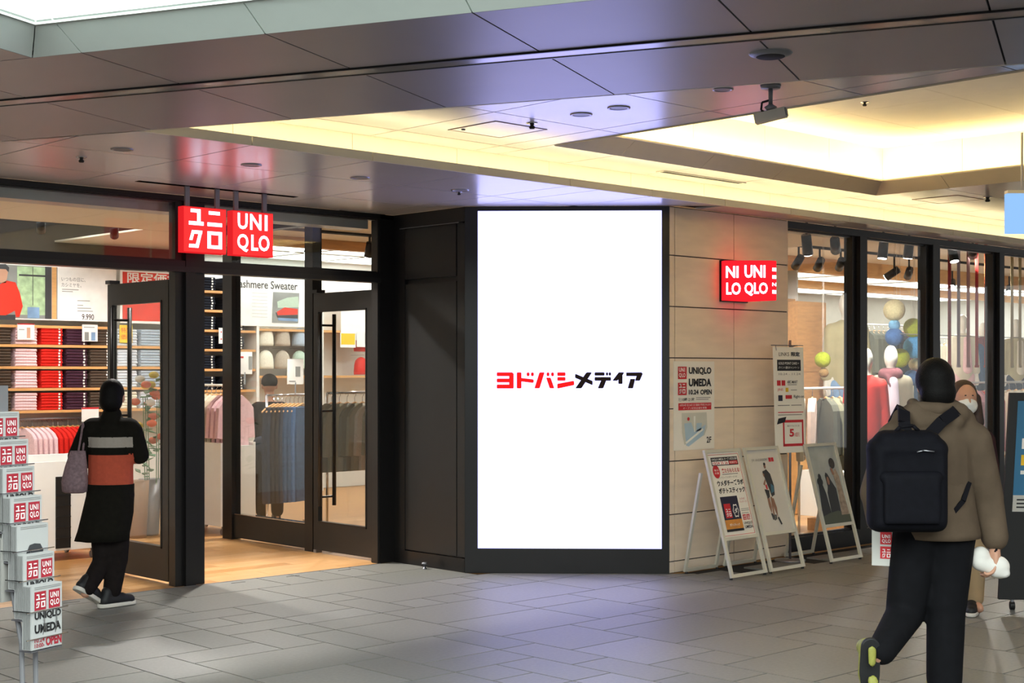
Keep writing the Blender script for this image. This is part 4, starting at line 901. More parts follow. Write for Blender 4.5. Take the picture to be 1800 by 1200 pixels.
# ------------------------------------------------------------------ window display on the right
mat('yarn_cream', 'd9cda0', .9, var=.12, scale=50, bump=.8, bscale=90); mat('yarn_sky', '86bfea', .9, var=.12, scale=50, bump=.8, bscale=90); mat('yarn_blue', '4f78b4', .9, var=.12, scale=50, bump=.8, bscale=90)
mat('yarn_lime', 'b3bd2b', .9, var=.12, scale=50, bump=.8, bscale=90); mat('yarn_brown', 'a5814f', .9, var=.12, scale=50, bump=.8, bscale=90); mat('yarn_azure', '5aaae6', .9, var=.12, scale=50, bump=.8, bscale=90)
VBL = 8.55
for x, y, r, m_, l, dv in ((1572, 545, 19, 'cream', 'large cream string ball at the top of the window cluster', 0), (1572, 571, 10, 'sky', 'small sky blue string ball under the cream one', .0), (1572, 592, 16, 'blue', 'dark blue string ball under the small sky blue one', .0), (1605, 576, 17, 'lime', 'lime string ball beside the small sky blue one', .05), (1608, 610, 20, 'azure', 'large azure string ball under the lime one', .05),
        (1582, 629, 17, 'lime', 'lime string ball behind the mannequin head', .1), (1446, 632, 14, 'lime', 'lime string ball near the wooden column', .2), (1448, 655, 8.5, 'brown', 'small brown string ball under the lime one by the wooden column', .2), (1607, 640, 10, 'cream', 'small cream string ball under the azure one', .1), (1576, 655, 9, 'sky', 'small sky blue string ball at the bottom of the cluster', .12), (1602, 664, 14, 'blue', 'blue string ball at the bottom of the cluster', .12)):
    c = onv(x, y, VBL+dv); Y = c.dot(FW); R_ = r*Y/F
    t = thing('string_ball', l, 'ornament', c, 0, 'coloured string balls hanging in the window')
    MB().sphere(c, R_, 24, 14).build('ball', 'yarn_'+m_, t, True)
    MB().cyl(c+UP*R_*.98, Vector((c.x, c.y, 3.045)), .0015, n=4).build('thread', 'white', t)
for n_, c_ in (('red', 'b5362f'), ('mauve', 'bfb3bd'), ('rose', 'd0a7a4'), ('scarlet', 'cf2f28'), ('orange', 'd06238'), ('sand', 'c9bc98')): translucent('rib_'+n_, c_)
for x, m_, l in ((1669, 'red', 'dark red ribbon hanging in the window'), (1685, 'mauve', 'pale mauve ribbon hanging in the window'), (1702, 'rose', 'dusty rose ribbon hanging in the window'), (1717, 'scarlet', 'scarlet ribbon hanging in the window'), (1733, 'orange', 'orange ribbon hanging in the window'), (1779, 'sand', 'left sand coloured ribbon hanging at the right edge'), (1793, 'sand', 'right sand coloured ribbon hanging at the right edge')):
    p = onv(x, 560, 7.85); t = thing('ribbon', l, 'ribbon', (p.x, 7.85, 1.66), 0, 'coloured ribbons hanging in the window')
    part('band', 'rib_'+m_, t, p.x-.032, p.x+.032, 7.848, 7.852, 1.66, 3.04); part('weight', 'rib_'+m_, t, p.x-.034, p.x+.034, 7.843, 7.857, 1.64, 1.665)
t = MB().cyl((13.0, 7.86, 1.98), (17, 7.86, 1.98), .004, n=6).build('hang_wire', 'steel'); tag(t, 'thin steel wire stretched across the coloured ribbons', 'wire')
# wooden column, white stacks, plinth
p0 = onv(1402, 600, 9.4).x; p1 = onv(1452, 600, 9.4).x
col = struct(thing('wall_column', None, None))
ch = onv(1425, 530, 9.4).z
part('column_core', 'wood', col, p0, p1, 9.42, 9.8, 0, ch)
for k in range(3): part('column_panel', 'wood', col, p0, p1, 9.40, 9.42, ch*k/3+.003, ch*(k+1)/3-.003)
q0 = onv(1384, 600, 9.6).x; q1 = onv(1398, 600, 9.6).x
t = thing('shelf_unit', 'narrow white shelf unit beside the wooden column', 'shelf', (q0-.3, 9.6, 0))
part('back', 'white', t, q0-.4, q1, 9.92, 9.95, 0, 2.75); part('side', 'white', t, q1, q1+.025, 9.58, 9.95, 0, 2.75)
for k, y in enumerate((525, 558, 582, 606, 640)):
    z = onv(1390, y, 9.6).z; part('board', 'wood', t, q0-.4, q1, 9.6, 9.92, z-.025, z)
    if k: stack(q1-.27, 9.62, z, 'white', 5, 'folded white shirt on row %s of the shelf beside the wooden column' % ('one', 'two', 'three', 'four')[k-1], 'white stack row %d by column' % k, .26, cat='shirt', nm='folded_shirt')
rack(*(onv(1415, 690, 8.15).x-.1, onv(1500, 690, 8.15).x+.12, 8.15, onv(1450, 682, 8.15).z), 'white garment rack with a blouse and jackets behind the first window pane', 'white')
rz = onv(1450, 682, 8.15).z; mat('blouse', 'eccfc2', .8, var=.08, scale=15); mat('olive_jacket', '7d7a62', .85, var=.08, scale=15); mat('olive_deep', '57574a', .85, var=.08, scale=15)
for k, (x, m_, l, L) in enumerate(((1408, 'cloth_cream', 'cream shirt at the left end of the white window rack', .6), (1428, 'blouse', 'pale pink blouse on the white window rack', .68), (1452, 'olive_deep', 'dark olive jacket on the white window rack', .68), (1464, 'olive_jacket', 'middle olive jacket on the white window rack', .7), (1476, 'olive_jacket', 'right olive jacket on the white window rack', .72))):
    p = onv(x, 690, 8.15); garment((p.x, 8.15, rz), .55 if k < 2 else 1.0, m_, l, 'clothes on the white window rack', .44, L, .07, .6, 'garment')
# mannequins
mat('mannequin', 'e9e5da', .45, var=.02); mat('jacket_sand', 'b3a983', .85, var=.06, scale=10); mat('jacket_red', 'd3291f', .7, var=.1, scale=8, bump=.2, bscale=14); mat('shirt_lilac', 'c2b5c2', .85); mat('scarf_maroon', '6b3a40', .9, var=.3, scale=40); mat('coat_taupe', '8f8571', .85); mat('trouser_khaki', 'b59f78', .85)
mat('pants_black', '17161a', .85); mat('hand_tan', 'd8b48e', .5)
def mannequin(px, yfoot_z, Y, htop_py, label, top, bottom, neck=None, inner=None, yaw=0., sleeves=True):
    base = onY(px, 652, Y); base.z = yfoot_z; H = onY(px, htop_py, Y).z-yfoot_z; k = H/1.82
    t = thing('mannequin', label, 'mannequin', base, TH-math.pi/2+yaw, 'dressed mannequins in the shop window'); 
    S = lambda x, y, z: (x*k*(.80 if z > .2 and abs(x) > .1 else 1), y*k, z*k)
    blobobj('body', [('e', S(0, 0, 1.69), S(.075, .095, .13)), ('c', S(0, 0, 1.5), S(0, 0, 1.62), .05*k, .048*k), ('c', S(0, 0, 1.0), S(0, 0, 1.40), .13*k, .14*k, .7), ('c', S(-.1, 0, .95), S(-.1, 0, .08), .08*k, .045*k), ('c', S(.1, 0, .95), S(.1, 0, .08), .08*k, .045*k), ('c', S(-.19, 0, 1.42), S(-.27, -.02, .85), .05*k, .03*k), ('c', S(.19, 0, 1.42), S(.27, -.02, .85), .05*k, .03*k), ('e', S(-.275, -.03, .79), S(.03, .04, .075)), ('e', S(.275, -.03, .79), S(.03, .04, .075)), ('e', S(-.1, -.05, .04), S(.045, .12, .04)), ('e', S(.1, -.05, .04), S(.045, .12, .04))], 'mannequin', t, .02)
    blobobj('jacket', [('c', S(0, 0, .92), S(0, 0, 1.38), .17*k, .165*k, .75), ('c', S(-.12, 0, 1.43), S(.12, 0, 1.43), .08*k, .08*k, .9), ('c', S(-.19, 0, 1.42), S(-.265, -.01, .95), .078*k, .058*k), ('c', S(.19, 0, 1.42), S(.265, -.01, .95), .078*k, .058*k)], top, t, .02)
    blobobj('trousers', [('c', S(0, 0, .95), S(0, 0, .90), .155*k, .155*k, .75), ('c', S(-.09, 0, .88), S(-.11, 0, .10), .095*k, .075*k), ('c', S(.09, 0, .88), S(.11, 0, .10), .095*k, .075*k)], bottom, t, .02)
    if neck: blobobj('scarf', [('c', S(-.06, -.03, 1.50), S(.06, -.03, 1.50), .075*k, .075*k), ('c', S(-.03, -.09, 1.48), S(.02, -.13, 1.36), .035*k, .02*k)], neck, t, .015)
    if inner: blobobj('shirt_front', [('c', S(.03, -.10, 1.42), S(.04, -.12, .98), .06*k, .075*k, .7)], inner, t, .015)
    return t
mannequin(1488, .50, 16.0, 512, 'mannequin in a sand jacket and light jeans on a plinth behind the first pane', 'jacket_sand', 'denim_light', 'scarf_maroon' if False else None)
b = onY(1488, 652, 16.0); o = B(b.x-.4, b.x+.4, b.y-.35, b.y+.35, 0, .50).build('display_plinth', 'white'); tag(o, 'white plinth under the mannequin in the sand jacket', 'plinth')
mannequin(1522, .12, 14.2, 610, 'mannequin in a red jacket half hidden by the first mullion', 'jacket_red', 'trouser_khaki', None, None, 0)
mannequin(1566, .12, 14.9, 606, 'mannequin in a taupe coat with maroon scarf and lilac shirt', 'coat_taupe', 'pants_black', 'scarf_maroon', 'shirt_lilac', -.35)
mannequin(1692, .75, 19.6, 552, 'distant mannequin in a beige cardigan behind the ribbons', 'cloth_cream', 'knit_rose', None, 'knit_rose', 0)
mannequin(1728, .75, 20.2, 566, 'distant mannequin in a navy jacket behind the ribbons', 'denim', 'denim_dark', 'scarf_maroon', None, 0)
mannequin(1786, .75, 20.2, 560, 'distant mannequin in a sand coat at the right edge', 'jacket_sand', 'denim_dark', None, 'cloth_cream', 0)
b = onY(1735, 652, 20.0); o = B(b.x-1.2, b.x+1.3, b.y-.8, b.y+1.0, 0, .75).build('display_plinth', 'white'); tag(o, 'long white platform under the distant mannequins', 'plinth')
# low platform the two front mannequins stand on
b = onY(1545, 652, 14.55); o = B(b.x-.6, b.x+.75, b.y-.38, b.y+.45, 0, .12).build('display_plinth', 'wood'); tag(o, 'low wooden platform under the red jacket and taupe coat mannequins', 'plinth')
# rack of red and pink tops, stacks of striped shirts
p0, p1 = onv(1690, 680, 8.3), onv(1800, 690, 8.3); rz = onv(1720, 672, 8.3).z
rack(p0.x-.3, p1.x+.4, 8.3, rz, 'white garment rack of pink and red tops behind the third pane', 'white')
mat('top_pink', 'd99aa4', .85, var=.06); mat('top_coral', 'c9434a', .85, var=.06)
for k, (x, m_, n_) in enumerate(((1688, 'top_pink', 'left pink'), (1702, 'top_pink', 'middle pink'), (1716, 'top_pink', 'right pink'), (1733, 'jacket_red', 'left red'), (1745, 'top_coral', 'coral'), (1774, 'cloth_cream', 'left cream'), (1786, 'cloth_cream', 'middle cream'), (1798, 'cloth_cream', 'right cream'))):
    p = onv(x, 690, 8.3); garment((p.x, 8.3, rz), .9, m_, '%s top on the rack behind the third window pane' % n_, 'tops behind the third pane', .44, .80, .08, .7, 'top', 'hanging_blouse')
p = onv(1720, 850, 8.1); t = thing('shelf_unit', 'low wooden shelf with striped folded shirts behind the third pane', 'shelf', (p.x, 8.1, 0))
za, zb = onv(1740, 856, 8.1).z, onv(1740, 818, 8.1).z
for z in (za, zb): part('board', 'wood', t, p.x-.3, p.x+.5, 8.1, 8.45, z-.03, z)
for x in (p.x-.3, p.x+.47): part('leg', 'wood', t, x, x+.03, 8.1, 8.45, 0, zb)
for z, l in ((za, 'lower'), (zb, 'upper')): stack(p.x+.03, 8.11, z, 'stripe', 6, 'folded striped shirt in the %s stack behind the third pane' % l, l+' striped stack', .36, h=.03, cat='shirt', nm='folded_shirt')
# far racks of dark jackets
def far_rail(x0, x1, n, v, py, names, label, glabel, grp, L_=.78, step=1):
    za = onv((x0+x1)/2, py, v).z; ua, ub = onv(x0, 600, v).x, onv(x1, 600, v).x
    rack(ua-.1, ub+.1, v, za, label, 'white')
    for k in range(n):
        m_, c_ = names[k*len(names)//n if step else k % len(names)]
        garment((ua+(ub-ua)*(k+.5)/n, v, za), 1.0, m_, '%s %s, %s from the left on %s' % (c_, glabel, ORD[k], grp), glabel+'s on '+grp, .5, L_, .1, .6, glabel, 'hanging_jacket' if glabel == 'jacket' else 'hanging_garment')
far_rail(1524, 1636, 14, 11.6, 572, [('olive_deep', 'dark olive'), ('pants_black', 'black'), ('scarf_maroon', 'maroon'), ('denim_dark', 'navy')], 'far white rail of dark jackets seen between the string balls', 'jacket', 'the far dark rail')
far_rail(1656, 1800, 16, 11.9, 596, [('cloth_cream', 'cream'), ('top_pink', 'pink'), ('jacket_sand', 'sand'), ('denim', 'denim'), ('cloth_cream', 'pale'), ('jacket_red', 'red')], 'far white rail of mixed clothes behind the ribbons', 'garment', 'the far mixed rail', .9, 0)
far_rail(1448, 1502, 7, 12.2, 582, [('denim_dark', 'navy'), ('knit_pale', 'pale blue'), ('denim', 'denim')], 'far white rail of blue shirts beside the wooden column', 'shirt', 'the far blue rail', .8, 0)
far_rail(1524, 1640, 12, 13.6, 648, [('denim_light', 'light denim'), ('jacket_red', 'red'), ('cloth_cream', 'cream'), ('denim', 'denim')], 'low far rail of mixed shirts behind the lower string balls', 'shirt', 'the low far rail', .9, 0)
# ------------------------------------------------------------------ A-frame boards
def aframe(u0, u1, label, fill, th_=.03):
    zt, vt, vf, vb = .98, 7.06, 6.79, 7.25
    t = thing('a_frame_board', label, 'sign board', ((u0+u1)/2, 7.0, 0), 0, 'white framed sign boards on the floor by the stone wall')
    fo = Vector((u0, vf, .012)); up = (Vector((u0, vt, zt))-fo); Lh = up.length; up.normalize(); n = US.cross(up)
    W = u1-u0; b = .026; zb = .30; hb = zb/up.z
    def S(nm, x, y, w_, h_, dt=.0): return MB().obox(fo+US*x+up*y-n*dt, US, up, n, w_, h_, .022).build(nm, 'alu_white', t)
    S('side_rail', 0, 0, b, Lh); S('side_rail', W-b, 0, b, Lh); S('top_rail', b, Lh-b, W-2*b, b); S('middle_rail', b, hb-b, W-2*b, b); S('bottom_rail', b, 0, W-2*b, b)
    MB().obox(fo+US*b+up*hb, US, up, n, W-2*b, Lh-hb-b, .008).build('sheet', fill, t)
    bo = Vector((u0, vb, .012)); bt = Vector((u0, vt-.02+.05, .80)); bu = (bt-bo); bl = bu.length; bu.normalize(); bn = US.cross(bu)
    for x in (.02, W-b-.02): MB().obox(bo+US*x, US, bu, -bn, b, bl, .02).build('back_leg', 'alu_white', t)
    MB().obox(bo+US*(.02+b), US, bu, -bn, W-2*b-.04, b, .02).build('back_rail', 'alu_white', t)
    for x, v in ((u0+.013, vf), (u1-.013, vf), (u0+.033, vb-.005), (u1-.033, vb-.005)): MB().cyl((x, v, 0), (x, v, .014), .013).build('rubber_foot', 'black', t)
    o = fo+US*b+up*hb+n*.0085
    return t, o, US, up, W-2*b, Lh-hb-b
# board one: cheese stick offer
t, o, r, u, W, H = aframe(8.80, 9.255, 'white sign board with katakana snack offer in front of the stone wall', 'board_sheet')
def FB(nm, m, rects, off=.001):
    n = r.cross(u)
    for x0, y0, x1, y1 in rects: MB().plate(o+n*off, r, u, [(x0*W, y0*H), (x1*W, y0*H), (x1*W, y1*H), (x0*W, y1*H)], .0006).build(nm, m, t)
def FT(nm, m, items, off=.0022):
    for it in items: MB().text(it[0], o, r, u, it[1]*W, it[2]*H, it[3]*W, it[4]*H, off, it[5] if len(it) > 5 else 0.).build(nm, m, t)
mat('print_navy', '1c1b33', .5); mat('print_orange', 'd08a35', .5, var=.15, scale=20)
FB('border', 'print_red', [(.02, .015, .98, .02), (.02, .975, .98, .98), (.02, .015, .03, .98), (.97, .015, .98, .98)])
FB('headline_band', 'print_black', [(.10, .845, .93, .945)]); FB('date_band', 'print_white', [(.12, .855, .63, .897)], .0018); FB('date_band', 'print_red', [(.64, .855, .91, .897)], .0018)
FT('headline_print', 'print_white', [('UNIQLO UMEDA オープン記念企画!', .12, .905, .91, .938, .01), ('10:00から', .66, .862, .89, .892)], .003)
FT('date_print', 'print_red', [('10/24 25 26', .14, .86, .60, .892, .02), ('来たらもらえる!', .36, .755, .93, .81, .02)], .003)
mb = MB(); mb.plate(o+r.cross(u)*.001, r, u, [((.195+.105*math.cos(a*.3142))*W, .775*H+.105*W*1.25*math.sin(a*.3142)) for a in range(20)], .0006); mb.build('red_disc', 'print_red', t)
FT('disc_print', 'print_white', [('毎日', .13, .78, .26, .805), ('先着', .13, .745, .26, .77)], .003)
FT('product_print', 'print_black', [('ウメダチーズラボ', .14, .60, .96, .67, .035), ('ポテトスティック', .14, .51, .96, .58, .035)])
FT('small_print', 'print_grey', [('ユニクロ × ウメダチーズラボ', .2, .69, .8, .715)]); FB('small_print', 'print_grey', [(.36, .735, .85, .742), (.70, .31, .95, .316), (.70, .29, .95, .296), (.70, .26, .92, .266)])
FB('pack_picture', 'print_navy', [(.13, .06, .66, .475)], .001); FB('pack_red', 'print_red', [(.19, .22, .39, .39)], .0018); FB('pack_snack', 'print_orange', [(.13, .09, .66, .20)], .0018); FB('pack_band', 'print_black', [(.13, .06, .66, .085)], .0018)
mb = MB(); logo_white(mb, o+r*(.195*W)+u*(.228*H), r, u, .19*W, True, .003); mb.text('ポテトスティック', o, r, u, .25*W, .12*H, .56*W, .155*H, .003, .02)
pts = [((.53+.085*math.cos(a*.2618)*(1+.12*math.cos(a*.2618*6)))*W, .30*H+.13*W*math.sin(a*.2618)*(1+.12*math.cos(a*.2618*6))) for a in range(24)]; mb.plate(o+r.cross(u)*.002, r, u, pts, .0006); mb.build('pack_lettering', 'print_white', t)
mb = MB(); pin = [((.53+.068*math.cos(a*.2618)*(1+.12*math.cos(a*.2618*6)))*W, .30*H+.105*W*math.sin(a*.2618)*(1+.12*math.cos(a*.2618*6))) for a in range(24)]; mb.plate(o+r.cross(u)*.0028, r, u, pin, .0006); mb.build('emblem_field', 'print_navy', t)
FT('emblem_print', 'print_white', [('ダ', .48, .27, .58, .33, .03)], .0042)
FB('logo_square', 'print_red', [(.71, .18, .81, .245), (.83, .18, .93, .245)]); FT('brand_print', 'print_black', [('UNIQLO', .70, .125, .96, .16, .02), ('UMEDA', .71, .08, .96, .115, .02)]); FT('note_print', 'print_red', [('コラボ', .72, .42, .88, .445), ('パッケージ', .70, .385, .93, .41)])
for x, kn in ((.71, False), (.83, True)): mb = MB(); logo_white(mb, o+r*(x*W)+u*(.18*H), r, u, .10*W, kn, .003); mb.build('logo_print', 'print_white', t)
# board two: fashion poster with two figures
mat('poster_grey', 'd3cec6', .4, var=.03, coat=.3)
t, o, r, u, W, H = aframe(9.305, 9.765, 'white sign board with a grey poster of two walking figures', 'poster_grey')
FT('title_print', 'print_grey', [('JW ANDERSON', .12, .855, .62, .895)]); FB('logo_square', 'print_red', [(.68, .85, .755, .90), (.77, .85, .845, .90)])
def FP(nm, m, polys, off=.0015):
    for p in polys: MB().plate(o+r.cross(u)*off, r, u, [(x*W, y*H) for x, y in p], .0006).build(nm, m, t)
def disc(cx, cy, rx, ry, n=14): return [(cx+rx*math.cos(i*6.2832/n), cy+ry*math.sin(i*6.2832/n)) for i in range(n)]
mat('fig_skin', '9a7058', .5); mat('fig_dark', '37332f', .5); mat('fig_teal', '3d6c80', .5)
FP('figure_skin', 'fig_skin', [disc(.50, .80, .035, .032), disc(.42, .70, .035, .035), [(.33, .58), (.38, .56), (.43, .62), (.41, .64)], [(.36, .42), (.43, .42), (.44, .30), (.40, .22), (.36, .30)], [(.46, .40), (.56, .40), (.60, .28), (.57, .16), (.52, .26)], [(.47, .42), (.52, .42), (.48, .20), (.44, .2)]])
FP('figure_coat', 'fig_dark', [[(.43, .74), (.52, .76), (.62, .70), (.66, .55), (.62, .44), (.52, .42), (.48, .52), (.42, .66)], [(.33, .52), (.47, .50), (.45, .42), (.37, .40)], [(.37, .22), (.42, .22), (.43, .14), (.40, .14)], [(.43, .2), (.47, .2), (.48, .13), (.45, .13)], [(.55, .16), (.60, .17), (.66, .08), (.62, .07)], [(.49, .2), (.53, .2), (.52, .14), (.49, .14)]], .0024)
FP('figure_shorts', 'fig_teal', [[(.52, .46), (.62, .48), (.64, .55), (.56, .58)]], .003); FP('figure_skirt', 'print_red', [[(.38, .56), (.43, .58), (.44, .52), (.40, .51)]], .003); FP('figure_hair', 'fig_dark', [disc(.50, .825, .036, .018), disc(.42, .725, .036, .018)], .003)
# board three: poster with three hooded figures
mat('poster_sky', 'aeb3b0', .3, var=.25, scale=4, coat=.3)
t, o, r, u, W, H = aframe(10.145, 10.605, 'white sign board with a cloudy poster of hooded figures by the window', 'poster_sky')
mat('fig_black', '2b2d2f', .5); mat('fig_sand', 'a08e7d', .5, var=.35, scale=30); mat('fig_hill', '4d5345', .5)
FP('figure_coat', 'fig_black', [disc(.20, .545, .10, .055), disc(.22, .60, .055, .05), [(.13, .52), (.27, .50), (.32, .40), (.36, .10), (.02, .10), (.10, .40)], [(.42, .62), (.46, .66), (.52, .64), (.60, .55), (.72, .44), (.70, .10), (.36, .10), (.38, .40), (.44, .48)]])
FP('figure_face', 'fig_skin', [disc(.49, .55, .045, .055), [(.66, .70), (.74, .72), (.76, .62), (.70, .62)]], .003); FP('figure_hat', 'fig_dark', [disc(.76, .77, .10, .07)], .0036)
FP('figure_camouflage', 'fig_sand', [[(.72, .64), (.84, .70), (.92, .60), (.98, .1), (.70, .10), (.76, .40)]], .0025); FP('hillside', 'fig_hill', [[(.0, .0), (1, 0), (1, .10), (.6, .16), (.3, .14), (0, .10)]], .002)
# pole sign
pb = Vector((10.06, 7.13, 0)); yaw = math.radians(-6)
t = thing('pole_sign', 'tall narrow campaign sign on a steel pole beside the window', 'sign', pb)
MB().lathe(pb, [(.13, 0), (.13, .012), (.02, .02)], 24).build('base', 'steel', t, True)
MB().cyl(pb+UP*.02, pb+UP*1.86, .011).build('pole', 'steel', t, True)
tl, bl_ = onY(1356, 608, 11.95), onY(1366, 797, 11.95); tr_, br_ = onY(1408, 612, 12.15), onY(1420, 793, 12.15)
mid = (tl+bl_+tr_+br_)/4; r = ((tr_-tl)+(br_-bl_)); r.z = 0; W = r.length/2; r.normalize(); u = ((tl-bl_)+(tr_-br_)); H = u.length/2; u.normalize(); u = (u-r*u.dot(r)).normalized(); o = mid-r*W/2-u*H/2; n = r.cross(u)
MB().obox(o-n*.004, r, u, n, W, H, .004).build('card', 'board_sheet', t)
MB().tube([o+u*(H+.015)-r*.01-n*.01, o+u*(H+.015)+r*(W+.01)-n*.01], .004).build('top_wire', 'steel', t)
MB().tube([o+u*(H+.015)+n*.01+r*.02, o+u*(H-.03)+n*.008+r*.03], .003).build('clip', 'steel', t); MB().tube([pb+UP*1.80, o+u*(H+.015)+r*W*.8-n*.01], .005).build('arm', 'steel', t); MB().tube([pb+UP*.95, o+u*.1+r*W*.6-n*.006], .005).build('arm', 'steel', t)
FT('title_print', 'print_black', [('LINKS', .18, .915, .52, .95), ('限定', .58, .912, .88, .955, .03)]); FB('black_band', 'print_black', [(.12, .775, .90, .88)])
FT('band_print', 'print_white', [('GOLD POINT CARD +', .16, .835, .84, .858), ('ポイント還元キャンペーン', .16, .795, .84, .818)], .003); FT('date_print', 'print_grey', [('10.24 - 11.24', .16, .735, .88, .755)])
FB('logo_square', 'print_red', [(.10, .635, .22, .685), (.25, .635, .37, .685), (.37, .51, .58, .545)]); FB('logo_square', 'print_navy', [(.13, .49, .27, .545)]); FB('logo_square', 'print_yellow', [(.38, .575, .47, .615)])
FT('brand_print', 'print_black', [('ABC-MART', .43, .655, .78, .683, .01), ('Right-on', .64, .51, .98, .545, .01)]); FT('brand_print', 'print_red', [('JINS', .11, .58, .29, .61)])
FB('small_print', 'print_grey', [(.11, .445, .5, .452), (.55, .445, .9, .452), (.45, .64, .75, .646), (.55, .59, .75, .596), (.11, .355, .9, .362)]); FB('small_print', 'print_red', [(.11, .378, .95, .386)])
FB('offer_frame', 'print_red', [(.26, .06, .94, .085), (.26, .285, .94, .31), (.26, .06, .31, .31), (.89, .06, .94, .31)]); FT('offer_print', 'print_red', [('5', .47, .15, .62, .225, .04), ('%還元', .64, .15, .80, .19)]); FT('offer_note', 'print_black', [('最大でもらえる', .40, .245, .80, .262)])
mb = MB(); mb.plate(o+n*.004, r, u, [(.06*W, .27*H), (.32*W, .29*H), (.37*W, .34*H), (.11*W, .325*H)], .0006); mb.build('card_picture', 'print_black', t)
# wall poster with the opening notice
o = Vector((8.785, VR-.004, .968)); W, H = .515, .71; r, u = US, UP
t = thing('wall_poster', 'white opening notice with map taped to the stone wall', 'poster', o); MB().obox(o, r, u, -r.cross(u), W, H, .003).build('sheet', 'board_sheet', t)
FB('logo_square', 'print_red', [(.10, .80, .31, .94), (.10, .62, .31, .76)]); 
for y, kn in ((.805, False), (.625, True)): mb = MB(); logo_white(mb, o+r*.10*W+u*y*H, r, u, .21*W*.92, kn, .003); mb.build('logo_print', 'print_white', t)
FT('headline_print', 'print_black', [('UNIQLO', .36, .845, .92, .935, .045), ('UMEDA', .36, .715, .92, .805, .045), ('10.24', .36, .625, .60, .68, .04), ('OPEN', .645, .622, .93, .68, .04), ('10時-21時', .19, .55, .50, .59, .01), ('月土', .11, .55, .17, .59), ('2F', .80, .07, .92, .14, .02)])
FB('small_print', 'print_grey', [(.54, .585, .9, .592), (.54, .565, .85, .572)]); FB('notice_band', 'print_red', [(.11, .45, .92, .53)]); FT('notice_print', 'print_white', [('10月24日 金 26日 日 混雑が予想されます', .14, .495, .90, .52), ('オープン記念企画を実施', .22, .46, .80, .485)], .003)
mat('map_blue', 'a9c4d6', .5, var=.06); mat('map_grey', 'c9cac0', .5); mat('map_white', 'e9ebe6', .5)
FP('map_area', 'map_grey', [[(.19, .42), (.80, .42), (.82, .25), (.75, .16), (.26, .06), (.20, .2)]], .001); FP('map_street', 'map_blue', [[(.25, .30), (.42, .31), (.50, .20), (.78, .28), (.72, .16), (.36, .04), (.30, .05)], [(.55, .30), (.68, .30), (.66, .22), (.54, .20)]], .0018); FP('map_line', 'map_white', [[(.28, .09), (.70, .24), (.72, .22), (.30, .07)], [(.48, .38), (.52, .38), (.51, .2), (.49, .2)]], .0026); FP('map_pin', 'print_red', [disc(.35, .35, .03, .02)], .0026)
# floor door stop by the black return wall
t = thing('door_stop', 'small steel floor door stop by the black return wall', 'door stop', (7.504, 8.874, 0)); MB().lathe((7.504, 8.874, 0), [(.02, 0), (.02, .006), (.012, .008), (.012, .04)], 14).build('stem', 'steel', t, True); MB().lathe((7.504, 8.874, .04), [(.024, 0), (.024, .014)], 14).build('cap', 'steel', t, True)
# easel at the right edge
p = onz(1775, 1072, 0); t = thing('menu_board', 'black framed menu board on wheels with a blue poster at the right edge', 'sign board', p, TH-math.pi/2-.10)
mat('menu_blue', '2a6f98', .4, var=.08, scale=3)
k = 9.5/F
def LB(nm, m, x0, x1, z0, z1, y0, y1): return MB().box(x0, x1, y0, y1, z0, z1).build(nm, m, t, world=False)
dxl = .045
def lean(nm, m, x0, x1, z0, z1, y0, y1):
    f = lambda x, z: x+.075*(z/1.44)
    mb = MB().add([(f(x0, z0), y0, z0), (f(x1, z0), y0, z0), (f(x1, z0), y1, z0), (f(x0, z0), y1, z0), (f(x0, z1), y0, z1), (f(x1, z1), y0, z1), (f(x1, z1), y1, z1), (f(x0, z1), y1, z1)], [(3,2,1,0),(4,5,6,7),(0,1,5,4),(1,2,6,5),(2,3,7,6),(3,0,4,7)]); return mb.build(nm, m, t, world=False)
lean('frame', 'black', -.075, .62, .07, 1.455, 0, .04); lean('poster', 'menu_blue', -.02, .56, .72, 1.40, -.004, 0); lean('poster_foot', 'paper', -.02, .56, .66, .77, -.006, 0)
for z in (.685, .71, .735): lean('foot_print', 'print_black', .005, .3, z, z+.010, -.008, -.006)
for z, m_ in ((1.08, 'print_white'), (.97, 'print_yellow'), (.91, 'print_white')): lean('print', m_, .02, .3, z, z+.07 if z > .92 else z+.025, -.007, -.004)
for x in (.02, .52):
    c = MB().cyl((x, .02, .075), (x, .02, .05), .012).build('caster', 'grey_metal', t, world=False); MB().cyl((x-.014, .02, .028), (x+.014, .02, .028), .028, n=14).build('wheel', 'black', c, world=False)
# ------------------------------------------------------------------ newspaper rack
yaw = math.radians(19.4); rb = onY(70, 652, 6.75); rb.z = 0
t = thing('newspaper_rack', 'grey steel stand with wire hooks holding newspapers at the left edge', 'rack', rb, yaw)
def RL(nm, m, mb, sm=False): return mb.build(nm, m, t, sm, world=False)
K = 6.5/F
tx = lambda px: 0
ax, ay = Vector((math.cos(yaw), math.sin(yaw), 0)), Vector((-math.sin(yaw), math.cos(yaw), 0))
tops = [(104, 1022), (90, 968), (81, 917), (71, 868), (58, 817), (49, 770), (30, 722)]
PW, PH, PT = .185, .285, .055
inv = WM[t.name].inverted()
posR = inv @ onY(104, 1022, 6.5); tier = []
for k, (x, y) in enumerate(tops):
    # each tier sits a little further back along the rack's own depth
    L_ = inv @ onY(x, y, 6.5+.035*k); tier.append(Vector((posR.x+(L_.x-posR.x)*.45, L_.y, L_.z)))
for p in tier[1:]: p.y = tier[0].y+(p.y-tier[0].y)*.80
xs = sum(p.x for p in tier)/len(tier)
for x in (xs-PW*.78, xs-PW*.34):
    RL('post', 'grey_metal', MB().cyl((x, tier[0].y+.09, 0), (x, tier[0].y+.10, .38), .012, n=10)); RL('post', 'grey_metal', MB().cyl((x, tier[0].y+.10, .38), (x, tier[-1].y+.09, tier[-1].z+.05), .012, n=10))
